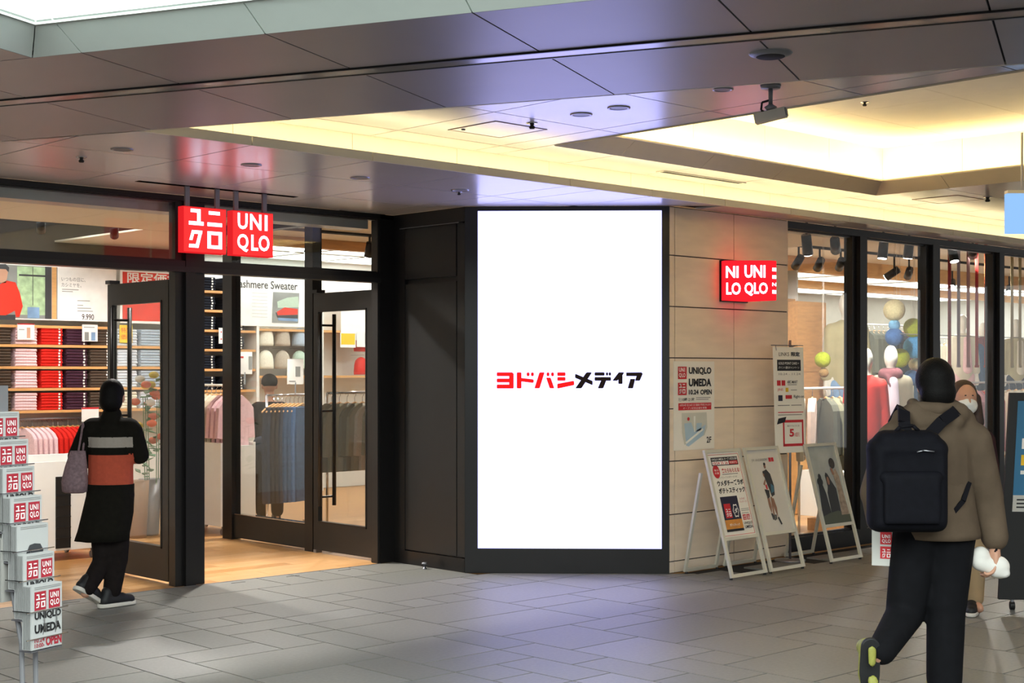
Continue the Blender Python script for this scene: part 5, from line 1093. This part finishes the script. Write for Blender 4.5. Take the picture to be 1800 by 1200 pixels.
RL('base', 'grey_metal', MB().box(xs-.25, xs+.12, tier[0].y-.1, tier[0].y+.3, 0, .012)); RL('top_plate', 'grey_metal', MB().box(xs-PW*.9, xs-PW*.2, tier[-1].y+.03, tier[-1].y+.05, tier[-1].z+.0, tier[-1].z+.12))
def paper_meshes():
    pg = MB().box(-PW, 0, 0, PT, -PH, 0); sd_ = MB()
    for j in range(5): sd_.box(-PW-.003, -PW+.002, .006+j*.009, .010+j*.009, -PH+.004, -.004)
    o = Vector((-PW, 0, -PH)); r, u = US, UP; rd, wh, wh2, bk, dt, gr = MB(), MB(), MB(), MB(), MB(), MB(); n = r.cross(u)
    for x0 in (.10, .56):
        rd.plate(o+n*.0008, r, u, [(x0*PW, .61*PH), ((x0+.37)*PW, .61*PH), ((x0+.37)*PW, .90*PH), (x0*PW, .90*PH)], .0006)
    logo_white(wh, o+r*.10*PW+u*  .625*PH, r, u*1.12, .37*PW, True, .0026); logo_white(wh2, o+r*.56*PW+u*  .625*PH, r, u*1.12, .37*PW, False, .0026)
    bk.text('UNIQLO', o, r, u, .10*PW, .45*PH, .96*PW, .58*PH, .002, .045); bk.text('UMEDA', o, r, u, .10*PW, .25*PH, .96*PW, .39*PH, .002, .045)
    dt.text('OPEN', o, r, u, .46*PW, .03*PH, .98*PW, .18*PH, .002, .05); dt.text('10.24', o, r, u, .10*PW, .11*PH, .42*PW, .18*PH, .002, .02); dt.text('10:00-', o, r, u, .10*PW, .03*PH, .42*PW, .095*PH, .002, .02)
    for z in (.965, .94): gr.box(-PW*.9, -.01, -.0015, 0, (z-1)*PH, (z-1)*PH+.002)
    return [('pages', pg.build('pages', 'newsprint_dim', me_only=True)), ('page_edges', sd_.build('page_edges', 'print_grey', me_only=True)), ('red_print', rd.build('red_print', 'news_red_dim', me_only=True)), ('logo_print', wh.build('logo_print', 'print_white', me_only=True)), ('logo_print', wh2.build('logo_print', 'print_white', me_only=True)), ('headline_print', bk.build('headline_print', 'print_black', me_only=True)), ('date_print', dt.build('date_print', 'news_red_dim', me_only=True)), ('rule_print', gr.build('rule_print', 'print_grey', me_only=True))]
pmz = paper_meshes(); news2 = MB().box(-PW, 0, 0, PT, -PH, 0).build('pages', 'news_grey', me_only=True)
pc = MB(); pc.plate(Vector((-PW*.72, -.001, -PH*.62)), US, UP, [(0, .05), (.03, .02), (.06, .03), (.09, .0), (.10, .06), (.085, .085), (.05, .09), (.02, .085)], .0006); pict = pc.build('picture_print', 'photo_dark', me_only=True)
NUM = ['bottom', 'second from bottom', 'third from bottom', 'fourth from bottom', 'fifth from bottom', 'sixth from bottom', 'top']
for k, L_ in enumerate(tier):
    wp = WM[t.name] @ Vector((xs, L_.y, L_.z))
    nb = thing('newspaper_bundle', 'bundle of folded newspapers in the %s tier of the rack' % NUM[k], 'newspaper', wp, yaw, 'newspaper bundles in the rack')
    for nm, me in pmz:
        if k == 2 and nm in ('red_print', 'logo_print', 'headline_print', 'date_print'): continue
        inst(nm, me, nb)
    if k == 2: inst('picture_print', pict, nb)
    if k > 1:
        nb2 = thing('newspaper_bundle', 'grey page edges of the newspaper bundle behind the %s tier' % NUM[k], 'newspaper', WM[t.name] @ Vector((xs-.01, L_.y+PT+.03, L_.z-.06)), yaw, 'newspaper bundles at the back of the rack')
        for nm, me in (('pages', news2), pmz[1]): inst(nm, me, nb2)
    z = L_.z-.115
    wr_ = MB().tube([(xs-PW-.035, L_.y-.008, z), (xs+.03, L_.y-.008, z)], .0028, 5)
    for x in (xs-PW*.62, xs-PW*.22): wr_.tube([(x, L_.y-.008, z), (x, L_.y-.008, z-.07), (x, L_.y+.02, L_.z-PH-.006)], .0028, 5)
    wr_.tube([(xs-PW-.01, L_.y-.008, z), (xs-PW-.01, L_.y+.10, z)], .0028, 5); RL('wire_hook', 'chrome', wr_)
    RL('tray', 'steel', MB().box(xs-PW, xs, L_.y, L_.y+PT+.02, L_.z-PH-.010, L_.z-PH-.004))
z = tier[0].z-.235; RL('wire_hook', 'chrome', MB().tube([(xs-PW-.035, tier[0].y-.008, z), (xs+.03, tier[0].y-.008, z)], .0028, 5))
# ------------------------------------------------------------------ people
mat('cloth_black', '16140f', .9, var=.2, scale=30, bump=.15, bscale=200); mat('cloth_dark', '1c1716', .9, var=.2, scale=30, bump=.1); mat('stripe_grey', '9d9389', .9, var=.05, scale=60); mat('stripe_orange', 'b04a32', .9, var=.1, scale=40, bump=.1)
mat('hair', '0e0c0b', .6, var=.3, scale=80, bump=.3, bscale=150); mat('hair_brown', '3b271d', .6, var=.3, scale=80, bump=.3, bscale=150); mat('face_skin', 'c08f75', .55, var=.05); mat('parka', '5c4e40', .85, var=.12, scale=12, bump=.15, bscale=25); mat('trouser_black', '101013', .85, var=.2, scale=20)
mat('maroon_coat', '3a2427', .9, var=.1); mat('beige_trousers', '9b8466', .9, var=.08); mat('face_mask', 'e4e4e0', .8); mat('shoe_white', 'cfcac0', .7); mat('shoe_black', '121214', .6); mat('shoe_lime', '8a8a3c', .6, var=.3, scale=30); mat('bag_mauve', '7d666b', .8, var=.3, scale=60); mat('pack_black', '0d0d13', .75, var=.2, scale=30, bump=.1, bscale=120); mat('strap_black', '121116', .8); mat('cup_white', 'dad6cf', .6)
def hand(w, d, n, side, s=1.):
    """capsules for palm, four unequal bent fingers and thumb: w wrist, d along the hand, n towards the palm"""
    w, d, n = Vector(w), Vector(d).normalized(), Vector(n).normalized(); a = d.cross(n).normalized()*side
    P = [('c', tuple(w), tuple(w+d*.045*s), .024*s, .028*s), ('c', tuple(w+d*.03*s+a*.018*s), tuple(w+d*.08*s+a*.022*s), .016*s, .013*s), ('c', tuple(w+d*.03*s-a*.018*s), tuple(w+d*.075*s-a*.026*s), .016*s, .012*s)]
    for k, l in zip((-1.5, -.5, .5, 1.5), (.8, .95, 1., .88)):
        b = w+d*.085*s+a*k*.019*s; m = b+d*.034*s*l+n*.012*s; e = m+d*.014*s*l+n*.030*s*l; f = e-d*.010*s+n*.016*s
        P += [('c', tuple(b), tuple(m), .0095*s, .009*s), ('c', tuple(m), tuple(e), .009*s, .008*s), ('c', tuple(e), tuple(f), .008*s, .0075*s)]
    b = w+d*.02*s+a*.03*s; m = b+d*.035*s+a*.018*s+n*.015*s; e = m+d*.028*s+n*.018*s
    return P+[('c', tuple(b), tuple(m), .012*s, .010*s), ('c', tuple(m), tuple(e), .010*s, .008*s)]
def headp(c, ry=1., back=1):
    """skull, jaw, nose and ears; the face looks along y*back"""
    x, y, z = c
    return [('e', (x, y, z+.015), (.074, .092, .098)), ('e', (x, y+back*.025, z-.045), (.056, .062, .065)), ('e', (x, y+back*.098, z-.012), (.012, .018, .022)), ('e', (x-.076, y-back*.005, z-.01), (.010, .02, .032)), ('e', (x+.076, y-back*.005, z-.01), (.010, .02, .032)), ('e', (x, y+back*.088, z-.052), (.022, .010, .008)), ('e', (x, y+back*.078, z+.028), (.045, .015, .012))]
for k_ in ('cloth_black','cloth_dark','parka','trouser_black','maroon_coat','beige_trousers','hair','pack_black','strap_black'): M[k_].node_tree.nodes['Principled BSDF'].inputs['Specular IOR Level'].default_value = .12
def body(name, prims, label, cat, loc, rz, group=None, voxel=.0075):
    me = blob(prims, voxel, 2); me.name = name; me.materials.clear(); me.materials.append(M['face_skin'])
    o = bpy.data.objects.new(name, me); o.location = loc; o.rotation_euler = (0, 0, rz); _link(o, None, Matrix.Translation(Vector(loc)) @ Matrix.Rotation(rz, 4, 'Z')); return tag(o, label, cat, group)
def loft(rings, nm, m, parent, n=30, waves=0., k=7, cap=True):
    V, Fc = [], []
    for j, (cx, cy, z, rx, ry) in enumerate(rings):
        f = waves*j/max(1, len(rings)-1)
        for i in range(n):
            a = 2*math.pi*i/n; q = 1+f*math.sin(k*a+j*.4); V.append((cx+rx*q*math.cos(a), cy+ry*q*math.sin(a), z))
    for j in range(len(rings)-1): Fc += [(j*n+i, (j+1)*n+i, (j+1)*n+(i+1) % n, j*n+(i+1) % n) for i in range(n)]
    Fc += [tuple(range(n)), tuple(range(len(rings)*n-1, (len(rings)-1)*n-1, -1))]
    return MB().add(V, Fc).build(nm, m, parent, True, world=False)
def shoe(parent, c, yaw, pitch, upper, sole, s=1., nm='shoe'):
    """heel at c, toe along +y before yaw/pitch"""
    R = Matrix.Rotation(yaw, 3, 'Z') @ Matrix.Rotation(pitch, 3, 'X'); c = Vector(c)
    def T(p): return tuple(c+R @ (Vector(p)*s))
    u = blobobj(nm, [('c', T((0, .01, .045)), T((0, .14, .045)), .042*s, .044*s), ('c', T((0, .14, .04)), T((.005, .20, .035)), .042*s, .036*s), ('c', T((0, .02, .06)), T((0, .03, .10)), .042*s, .042*s), ('c', T((0, .05, .07)), T((0, .13, .055)), .038*s, .036*s)], upper, parent, .009)
    blobobj('sole', [('c', T((0, .0, .012)), T((0, .12, .012)), .043*s, .046*s), ('c', T((0, .12, .012)), T((.004, .21, .012)), .046*s, .036*s)], sole, u, .009, 1)
    m = u.children[0].data
    inv = R.inverted()
    for v in m.vertices:
        q = inv @ (v.co-c); q.z = min(max(q.z, 0), .026*s); v.co = c+R @ q
    return u
RZ = TH-math.pi/2
# --- left shopper, seen from behind, walking into the shop
b = onY(195, 652, 9.75); b.z = 0; s = 9.75/F
X = lambda px: (px-195)*s
Z = lambda py: 1.6-(py-652)*s
P = headp((.004, .02, Z(697)), 1)+[('c', (.004, 0, 1.27), (.004, .015, 1.36), .052, .05), ('c', (0, 0, .80), (0, 0, 1.18), .12, .125, .7), ('c', (-.10, 0, 1.22), (.10, 0, 1.22), .06, .06), ('c', (-.14, 0, 1.22), (-.235, .02, 1.01), .045, .038), ('c', (-.235, .02, 1.01), (-.17, .2, .97), .036, .027), ('c', (.14, 0, 1.22), (.195, .02, 1.02), .045, .038), ('c', (.195, .02, 1.02), (.14, .21, 1.0), .036, .027),
   ('c', (-.06, 0, .80), (X(183), -.02, Z(985)), .08, .055), ('c', (X(183), -.02, Z(985)), (X(163), -.16, .12), .05, .035), ('c', (.05, 0, .80), (X(204), .02, Z(985)), .08, .055), ('c', (X(204), .02, Z(985)), (X(196), .0, .09), .05, .036), ('e', (X(192), .0, .06), (.026, .04, .025)), ('e', (X(161), -.15, .115), (.024, .03, .025))]
P += hand((-.17, .2, .97), (.4, 1, .1), (.6, -.2, .1), 1)+hand((.14, .21, 1.0), (-.4, 1, .1), (-.6, -.2, .1), -1)
m1 = body('person', P, 'person in dark long coat with striped back walking into the shop', 'person', b, RZ)
sw_ = blob([('c', (0, -.005, .82), (0, -.005, 1.14), .155, .15, .75), ('c', (-.12, 0, 1.20), (.12, 0, 1.20), .085, .085), ('c', (0, 0, 1.24), (.004, .01, 1.30), .085, .068), ('c', (-.15, 0, 1.19), (-.235, .01, 1.02), .072, .062), ('c', (-.235, .01, 1.02), (-.175, .17, .965), .06, .045), ('c', (.145, 0, 1.19), (.195, .01, 1.03), .072, .062), ('c', (.195, .01, 1.03), (.145, .18, 1.0), .06, .045)], .010, 3)
sw_.name = 'sweater'; sw_.materials.clear(); [sw_.materials.append(M[k]) for k in ('cloth_black', 'stripe_grey', 'stripe_orange')]
for p in sw_.polygons:
    c = p.center
    if X(159) < c.x < X(238) and c.y < .03:
        if Z(785) < c.z < Z(768): p.material_index = 1
        elif Z(851) < c.z < Z(797): p.material_index = 2
        elif Z(858) < c.z < Z(851): p.material_index = 1
o = bpy.data.objects.new('sweater', sw_); _link(o, m1, WM[m1.name])
loft([(0, -.005, Z(850), .158, .125), (-.005, -.005, Z(870), .160, .13), (-.02, -.01, Z(900), .170, .14), (-.04, -.02, Z(930), .172, .15), (-.055, -.03, Z(948), .174, .155)], 'coat', 'cloth_black', m1, waves=.05)
blobobj('trousers', [('c', (-.06, 0, .74), (X(183), -.02, Z(985)), .095, .07), ('c', (X(183), -.02, Z(985)), (X(165), -.15, .15), .068, .056), ('c', (.05, 0, .74), (X(204), .02, Z(985)), .095, .075), ('c', (X(204), .02, Z(985)), (X(197), .0, .11), .072, .062), ('c', (-.05, 0, .76), (.05, 0, .76), .11, .11, .9)], 'cloth_dark', m1, .011)
blobobj('hair', [('e', (.004, .01, Z(697)+.02), (.083, .10, .104)), ('e', (.004, -.02, Z(697)-.03), (.08, .08, .08))], 'hair', m1, .010)
shoe(m1, (X(186), -.06, .004), -.75, 0, 'shoe_black', 'shoe_white', 1.0); shoe(m1, (X(153), -.20, .135), -.55, -.55, 'shoe_black', 'shoe_white', 1.0)
bp = b+RT*X(134)-FW*.10
t = thing('tote_bag', 'mauve patterned tote bag on the left shopper\'s arm', 'bag', Vector((bp.x, bp.y, .78)), RZ)
loft([(.02, 0, .0, .06, .03), (.02, 0, .012, .085, .05), (.02, 0, .08, .09, .055), (.03, 0, .18, .075, .04), (.04, 0, .27, .055, .022), (.042, 0, .285, .05, .018)], 'bag_body', 'bag_mauve', t, n=24)
MB().tube([(.04, .0, .25), (.06, .02, .40), (.065, .03, .47), (.075, .05, .40), (.06, .04, .25)], .008).build('strap', 'bag_mauve', t, True, world=False)
# --- right shopper with backpack
b = onY(1640, 652, 7.0); b.z = 0; s = 7.0/F
X = lambda px: (px-1640)*s
Z = lambda py: 1.6-(py-652)*s
HL = (-.327, -.27, .27)
P = headp((.015, .03, Z(672)-.012), 1)+[('c', (.01, 0, 1.36), (.013, .02, 1.47), .055, .052), ('c', (0, 0, .88), (0, 0, 1.26), .13, .14, .7), ('c', (-.13, 0, 1.30), (.13, 0, 1.30), .065, .065), ('c', (.19, 0, 1.28), (.27, .04, .97), .05, .042), ('c', (.27, .04, .97), (.295, -.02, .745), .04, .028), ('c', (-.19, 0, 1.28), (-.265, .04, 1.0), .05, .042), ('c', (-.265, .04, 1.0), (-.24, .09, .82), .04, .028),
   ('c', (-.08, 0, .84), (X(1588), .0, Z(1085)), .09, .062), ('c', (X(1588), .0, Z(1085)), HL, .058, .04), ('c', (.08, 0, .84), (.062, .0, .46), .09, .062), ('c', (.062, 0, .46), (.05, .0, .09), .058, .04), ('e', (.05, .05, .05), (.028, .07, .025)), ('e', (-.355, -.265, .235), (.026, .026, .05))]
P += hand((.295, -.02, .745), (-.05, -.1, -1), (-1, .1, -.1), 1, 1.05)+hand((-.24, .09, .82), (.05, .1, -1), (1, 0, -.1), -1, 1.05)
m2 = body('person', P, 'person in brown parka with black backpack walking away at the right', 'person', b, RZ)
blobobj('parka', [('c', (.005, -.005, 1.04), (0, -.005, 1.22), .185, .185, .8), ('c', (-.16, 0, 1.27), (.16, 0, 1.27), .10, .10), ('c', (-.10, -.03, 1.39), (.11, -.03, 1.39), .062, .062), ('c', (-.13, .01, 1.36), (.14, .01, 1.36), .07, .07), ('c', (-.07, -.07, 1.36), (.08, -.07, 1.36), .055, .055), ('c', (.19, 0, 1.26), (.272, .04, .98), .095, .085), ('c', (.272, .04, .98), (.298, -.01, .79), .082, .066), ('c', (-.19, 0, 1.26), (-.268, .04, 1.0), .09, .08), ('c', (-.268, .04, 1.0), (-.245, .08, .86), .075, .06)], 'parka', m2, .012)
loft([(.005, -.005, 1.10, .17, .14), (.008, -.005, 1.02, .186, .15), (.012, -.005, .95, .190, .153), (.02, -.005, .88, .194, .158), (.028, -.005, .815, .198, .162), (.03, -.005, .79, .195, .16), (.03, -.005, .785, .17, .14)], 'parka_skirt', 'parka', m2, n=36, waves=.02, k=5)
blobobj('collar', [('c', (-.085, .05, 1.44), (-.095, -.03, 1.42), .03, .035), ('c', (-.095, -.03, 1.42), (0.0, -.085, 1.415), .035, .036), ('c', (0, -.085, 1.415), (.105, -.03, 1.42), .036, .035), ('c', (.105, -.03, 1.42), (.10, .05, 1.44), .035, .03)], 'parka', m2, .010)
blobobj('trousers', [('c', (-.07, 0, .83), (.09, 0, .83), .125, .125, .9), ('c', (-.08, 0, .80), (X(1590), .0, Z(1080)), .12, .092), ('c', (X(1590), .0, Z(1080)), (-.315, -.25, .285), .09, .068), ('c', (.08, 0, .80), (.064, .0, .46), .125, .098), ('c', (.064, 0, .46), (.055, .0, .10), .094, .086)], 'trouser_black', m2, .012)
blobobj('hair', [('e', (.015, .015, Z(672)+.012), (.094, .108, .112)), ('e', (.017, -.03, Z(672)-.05), (.086, .075, .085))], 'hair', m2, .010)
shoe(m2, (-.377, -.30, .31), .0, -1.45, 'shoe_lime', 'shoe_black', 1.05); shoe(m2, (.05, -.03, .004), 0, 0, 'shoe_lime', 'shoe_white', 1.05)
u_ = m2.children[-2]
blobobj('sole_pattern', [('c', (-.377, -.318, .30), (-.377, -.322, .24), .022, .018, .4), ('c', (-.375, -.325, .16), (-.372, -.335, .12), .026, .02, .4)], 'shoe_lime', u_, .008, 1)
bp = onY(1594, 935, 6.76); Zb = bp.z
t = thing('backpack', 'large black backpack worn by the person in the brown parka', 'backpack', bp, RZ)
bw = .185; bh = onY(1594, 755, 6.76).z-Zb
blobobj('pack_body', [('b', (-bw+.04, bw-.04, -.09, .10, .05, bh-.07)), ('c', (-bw+.05, 0, .05), (bw-.05, 0, .05), .05, .05, 2.0), ('c', (-bw+.05, 0, bh-.09), (bw-.05, 0, bh-.09), .055, .055, 1.8), ('c', (-bw+.045, 0, .05), (-bw+.045, 0, bh-.10), .045, .045, 2.2), ('c', (bw-.045, 0, .05), (bw-.045, 0, bh-.10), .045, .045, 2.2), ('c', (-bw+.08, 0, bh-.05), (bw-.08, 0, bh-.05), .05, .05, 1.6)], 'pack_black', t, .012, 5)
blobobj('front_pocket', [('b', (-bw+.05, bw-.06, -.125, -.06, .05, bh*.55)), ('c', (-bw+.06, -.09, bh*.55), (bw-.07, -.09, bh*.55), .03, .03)], 'pack_black', t, .010, 5)
MB().tube([(-.06, -.02, bh-.01), (-.04, -.03, bh+.015), (.02, -.03, bh+.02), (.05, -.02, bh-.005)], .009).build('top_handle', 'strap_black', t, True, world=False)
MB().tube([(.02, -.10, bh-.10), (.05, -.105, bh-.092), (.10, -.10, bh-.098)], .004).build('zip_pull', 'steel', t, True, world=False)
iv = WM[t.name].inverted()
def WP(x, y, z): return iv @ (b+RT*x+FW*y+UP*z)
def strap(nm, pts, w_, parent, m='strap_black'):
    mb = MB()
    for p, q in zip(pts, pts[1:]): mb.bar(p, q, w_, .014, up=(0, -1, .2))
    return mb.build(nm, m, parent, world=False)
strap('shoulder_strap', [WP(X(1578), -.17, Z(765)), WP(X(1575), -.145, Z(740)), WP(X(1580), -.09, Z(722)), WP(X(1585), .0, Z(716)), WP(X(1580), .1, Z(745))], .055, t); strap('shoulder_strap', [WP(X(1612), -.17, Z(765)), WP(X(1640), -.15, Z(738)), WP(X(1668), -.105, Z(722)), WP(X(1682), .0, Z(716)), WP(X(1685), .11, Z(745))], .055, t)
strap('side_strap', [WP(X(1652), -.14, Z(905)), WP(X(1675), -.16, Z(875)), WP(X(1692), -.10, Z(845))], .022, t)
# newspaper and white cup he carries
p = b+RT*X(1556)+FW*.03; p.z = Z(995)
t = thing('folded_newspaper', 'folded newspaper held low by the person with the backpack', 'newspaper', p, RZ-.35)
MB().box(-.055, .07, -.012, .012, 0, .20).build('pages', 'paper', t, world=False)
for z in (.035, .105): MB().box(-.015, .04, -.0135, -.012, z, z+.06).build('red_print', 'print_red', t, world=False)
for z, kn in ((.037, True), (.107, False)): mb = MB(); logo_white(mb, (-.012, -.0135, z), US, UP, .052, kn, .001); mb.build('logo_print', 'print_white', t, world=False)
p = b+RT*(.27)+FW*(-.02); p.z = .60
t = thing('white_pouch', 'crumpled white pouch in the hand of the person with the backpack', 'pouch', p, RZ)
blobobj('pouch_body', [('e', (.035, -.01, .05), (.06, .04, .055)), ('e', (-.045, 0, .09), (.05, .035, .06)), ('c', (-.05, 0, .07), (.05, 0, .03), .04, .04), ('e', (.06, -.015, .02), (.035, .03, .025))], 'cup_white', t, .008); MB().tube([(.0, -.01, .10), (.02, -.03, .13), (.03, -.02, .15)], .006).build('cord', 'strap_black', t, world=False)
# --- person with face mask coming towards the viewer behind him
b = onY(1697, 652, 9.5); b.z = 0; s = 9.5/F
X = lambda px: (px-1697)*s
Z = lambda py: 1.6-(py-652)*s
P = headp((-.01, -.02, 1.41), 1, -1)+[('c', (0, 0, 1.22), (-.005, -.01, 1.33), .045, .045), ('c', (0, 0, .80), (0, 0, 1.12), .11, .12, .7), ('c', (-.10, 0, 1.17), (.10, 0, 1.17), .055, .055), ('c', (.13, 0, 1.16), (.175, .03, .92), .042, .036), ('c', (.175, .03, .92), (.15, -.12, .76), .034, .026), ('c', (-.13, 0, 1.16), (-.175, .03, .92), .042, .036), ('c', (-.175, .03, .92), (-.15, -.12, .76), .034, .026), ('c', (-.06, 0, .78), (-.06, .0, .42), .075, .055), ('c', (-.06, 0, .42), (-.06, .05, .09), .05, .034), ('c', (.06, 0, .78), (.06, -.02, .42), .075, .055), ('c', (.06, -.02, .42), (.055, -.02, .09), .05, .034), ('e', (.055, -.07, .05), (.034, .09, .035)), ('e', (-.06, .0, .05), (.034, .09, .035))]
P += hand((.15, -.12, .76), (-.1, -.6, -.8), (-1, 0, 0), -1, .95)+hand((-.15, -.12, .76), (.1, -.6, -.8), (1, 0, 0), 1, .95)
m3 = body('person', P, 'person in maroon coat and white face mask facing the camera', 'person', b, RZ)
blobobj('coat', [('c', (0, 0, .72), (0, 0, 1.10), .145, .145, .8), ('c', (-.10, 0, 1.16), (.10, 0, 1.16), .075, .075), ('c', (.13, 0, 1.14), (.178, .03, .93), .068, .058), ('c', (.178, .03, .93), (.155, -.09, .79), .055, .045), ('c', (-.13, 0, 1.14), (-.178, .03, .93), .068, .058), ('c', (-.178, .03, .93), (-.155, -.09, .79), .055, .045), ('c', (-.05, 0, 1.22), (.05, 0, 1.22), .06, .06)], 'maroon_coat', m3, .012)
blobobj('trousers', [('c', (-.06, 0, .74), (-.06, .0, .42), .095, .075), ('c', (-.06, 0, .42), (-.06, .05, .12), .072, .06), ('c', (.06, 0, .74), (.06, -.02, .42), .095, .075), ('c', (.06, -.02, .42), (.056, -.02, .10), .072, .058)], 'beige_trousers', m3, .012)
blobobj('hair', [('e', (-.01, .01, 1.445), (.088, .098, .10)), ('c', (.068, .0, 1.42), (.085, .0, 1.26), .035, .04), ('c', (-.082, .0, 1.42), (-.09, .0, 1.26), .035, .04), ('c', (0, .05, 1.40), (0, .06, 1.24), .08, .07, .7)], 'hair_brown', m3, .010)
blobobj('face_mask', [('e', (-.01, -.064, 1.372), (.070, .062, .060)), ('e', (-.01, -.090, 1.388), (.045, .045, .038))], 'face_mask', m3, .008)
for k in (-.03, .012): MB().sphere((k, -.104, 1.440), (.011, .006, .006), 10, 6).build('eye', 'shoe_black', m3, True, world=False)
shoe(m3, (.055, .02, .004), math.pi-.35, 0, 'shoe_black', 'shoe_white', .95); shoe(m3, (-.06, .09, .004), math.pi, 0, 'shoe_black', 'shoe_white', .95)
# --- solid dark shopper standing in for a reflection in the vestibule glass
b = onY(474, 652, 15.2); b.z = 0
P = headp((0, .02, 1.45), 1)+[('c', (0, 0, 1.26), (0, .015, 1.36), .05, .05), ('c', (0, 0, .80), (0, 0, 1.18), .12, .125, .7), ('c', (-.11, 0, 1.22), (.11, 0, 1.22), .06, .06), ('c', (-.15, 0, 1.21), (-.21, -.02, .97), .045, .038), ('c', (-.21, .02, .97), (-.12, .2, 1.1), .036, .028), ('c', (.15, 0, 1.21), (.21, .02, .97), .045, .038), ('c', (.21, .02, .97), (.12, .2, 1.1), .036, .028), ('c', (-.07, 0, .80), (-.08, 0, .42), .08, .055), ('c', (-.08, 0, .42), (-.08, 0, .09), .05, .036), ('c', (.07, 0, .80), (.08, 0, .42), .08, .055), ('c', (.08, 0, .42), (.08, 0, .09), .05, .036), ('e', (.08, .06, .05), (.036, .1, .036)), ('e', (-.08, .06, .05), (.036, .1, .036))]
P += hand((-.12, .2, 1.1), (.3, .6, .4), (1, 0, 0), 1)+hand((.12, .2, 1.1), (-.3, .6, .4), (-1, 0, 0), -1)
m4 = body('person', P, 'dark clothed shopper figure standing in for a reflection in the vestibule glass', 'person', b, RZ+.3, voxel=.009)
blobobj('coat', [('c', (0, 0, .66), (0, 0, 1.14), .16, .155, .8), ('c', (-.12, 0, 1.20), (.12, 0, 1.20), .08, .08), ('c', (-.15, 0, 1.19), (-.215, -.02, .98), .07, .06), ('c', (-.215, .02, .98), (-.13, .17, 1.08), .055, .045), ('c', (.15, 0, 1.19), (.215, .02, .98), .07, .06), ('c', (.215, .02, .98), (.13, .17, 1.08), .055, .045)], 'cloth_dark', m4, .013)
blobobj('trousers', [('c', (-.07, 0, .74), (-.08, 0, .42), .10, .08), ('c', (-.08, 0, .42), (-.08, 0, .12), .075, .066), ('c', (.07, 0, .74), (.08, 0, .42), .10, .08), ('c', (.08, 0, .42), (.08, 0, .12), .075, .066)], 'cloth_black', m4, .013)
blobobj('cap', [('e', (0, .015, 1.49), (.088, .102, .085)), ('c', (-.05, .09, 1.47), (.05, .09, 1.47), .03, .03, 1.6)], 'cloth_dark', m4, .010)
shoe(m4, (.08, 0, .004), 0, 0, 'shoe_black', 'shoe_black'); shoe(m4, (-.08, 0, .004), 0, 0, 'shoe_black', 'shoe_black')
p = b-RT*.02-FW*.16; p.z = .72
t = thing('shoulder_bag', 'dark shoulder bag of the figure standing in for a reflection in the vestibule glass', 'bag', p, RZ)
blobobj('bag_body', [('c', (-.05, 0, .12), (.05, 0, .12), .08, .08, .5), ('c', (0, 0, .1), (.02, 0, .0), .07, .05, .5)], 'denim_dark', t, .011)
MB().tube([(-.06, 0, .18), (-.1, .06, .45), (-.04, .12, .52)], .008).build('strap', 'strap_black', t, world=False)
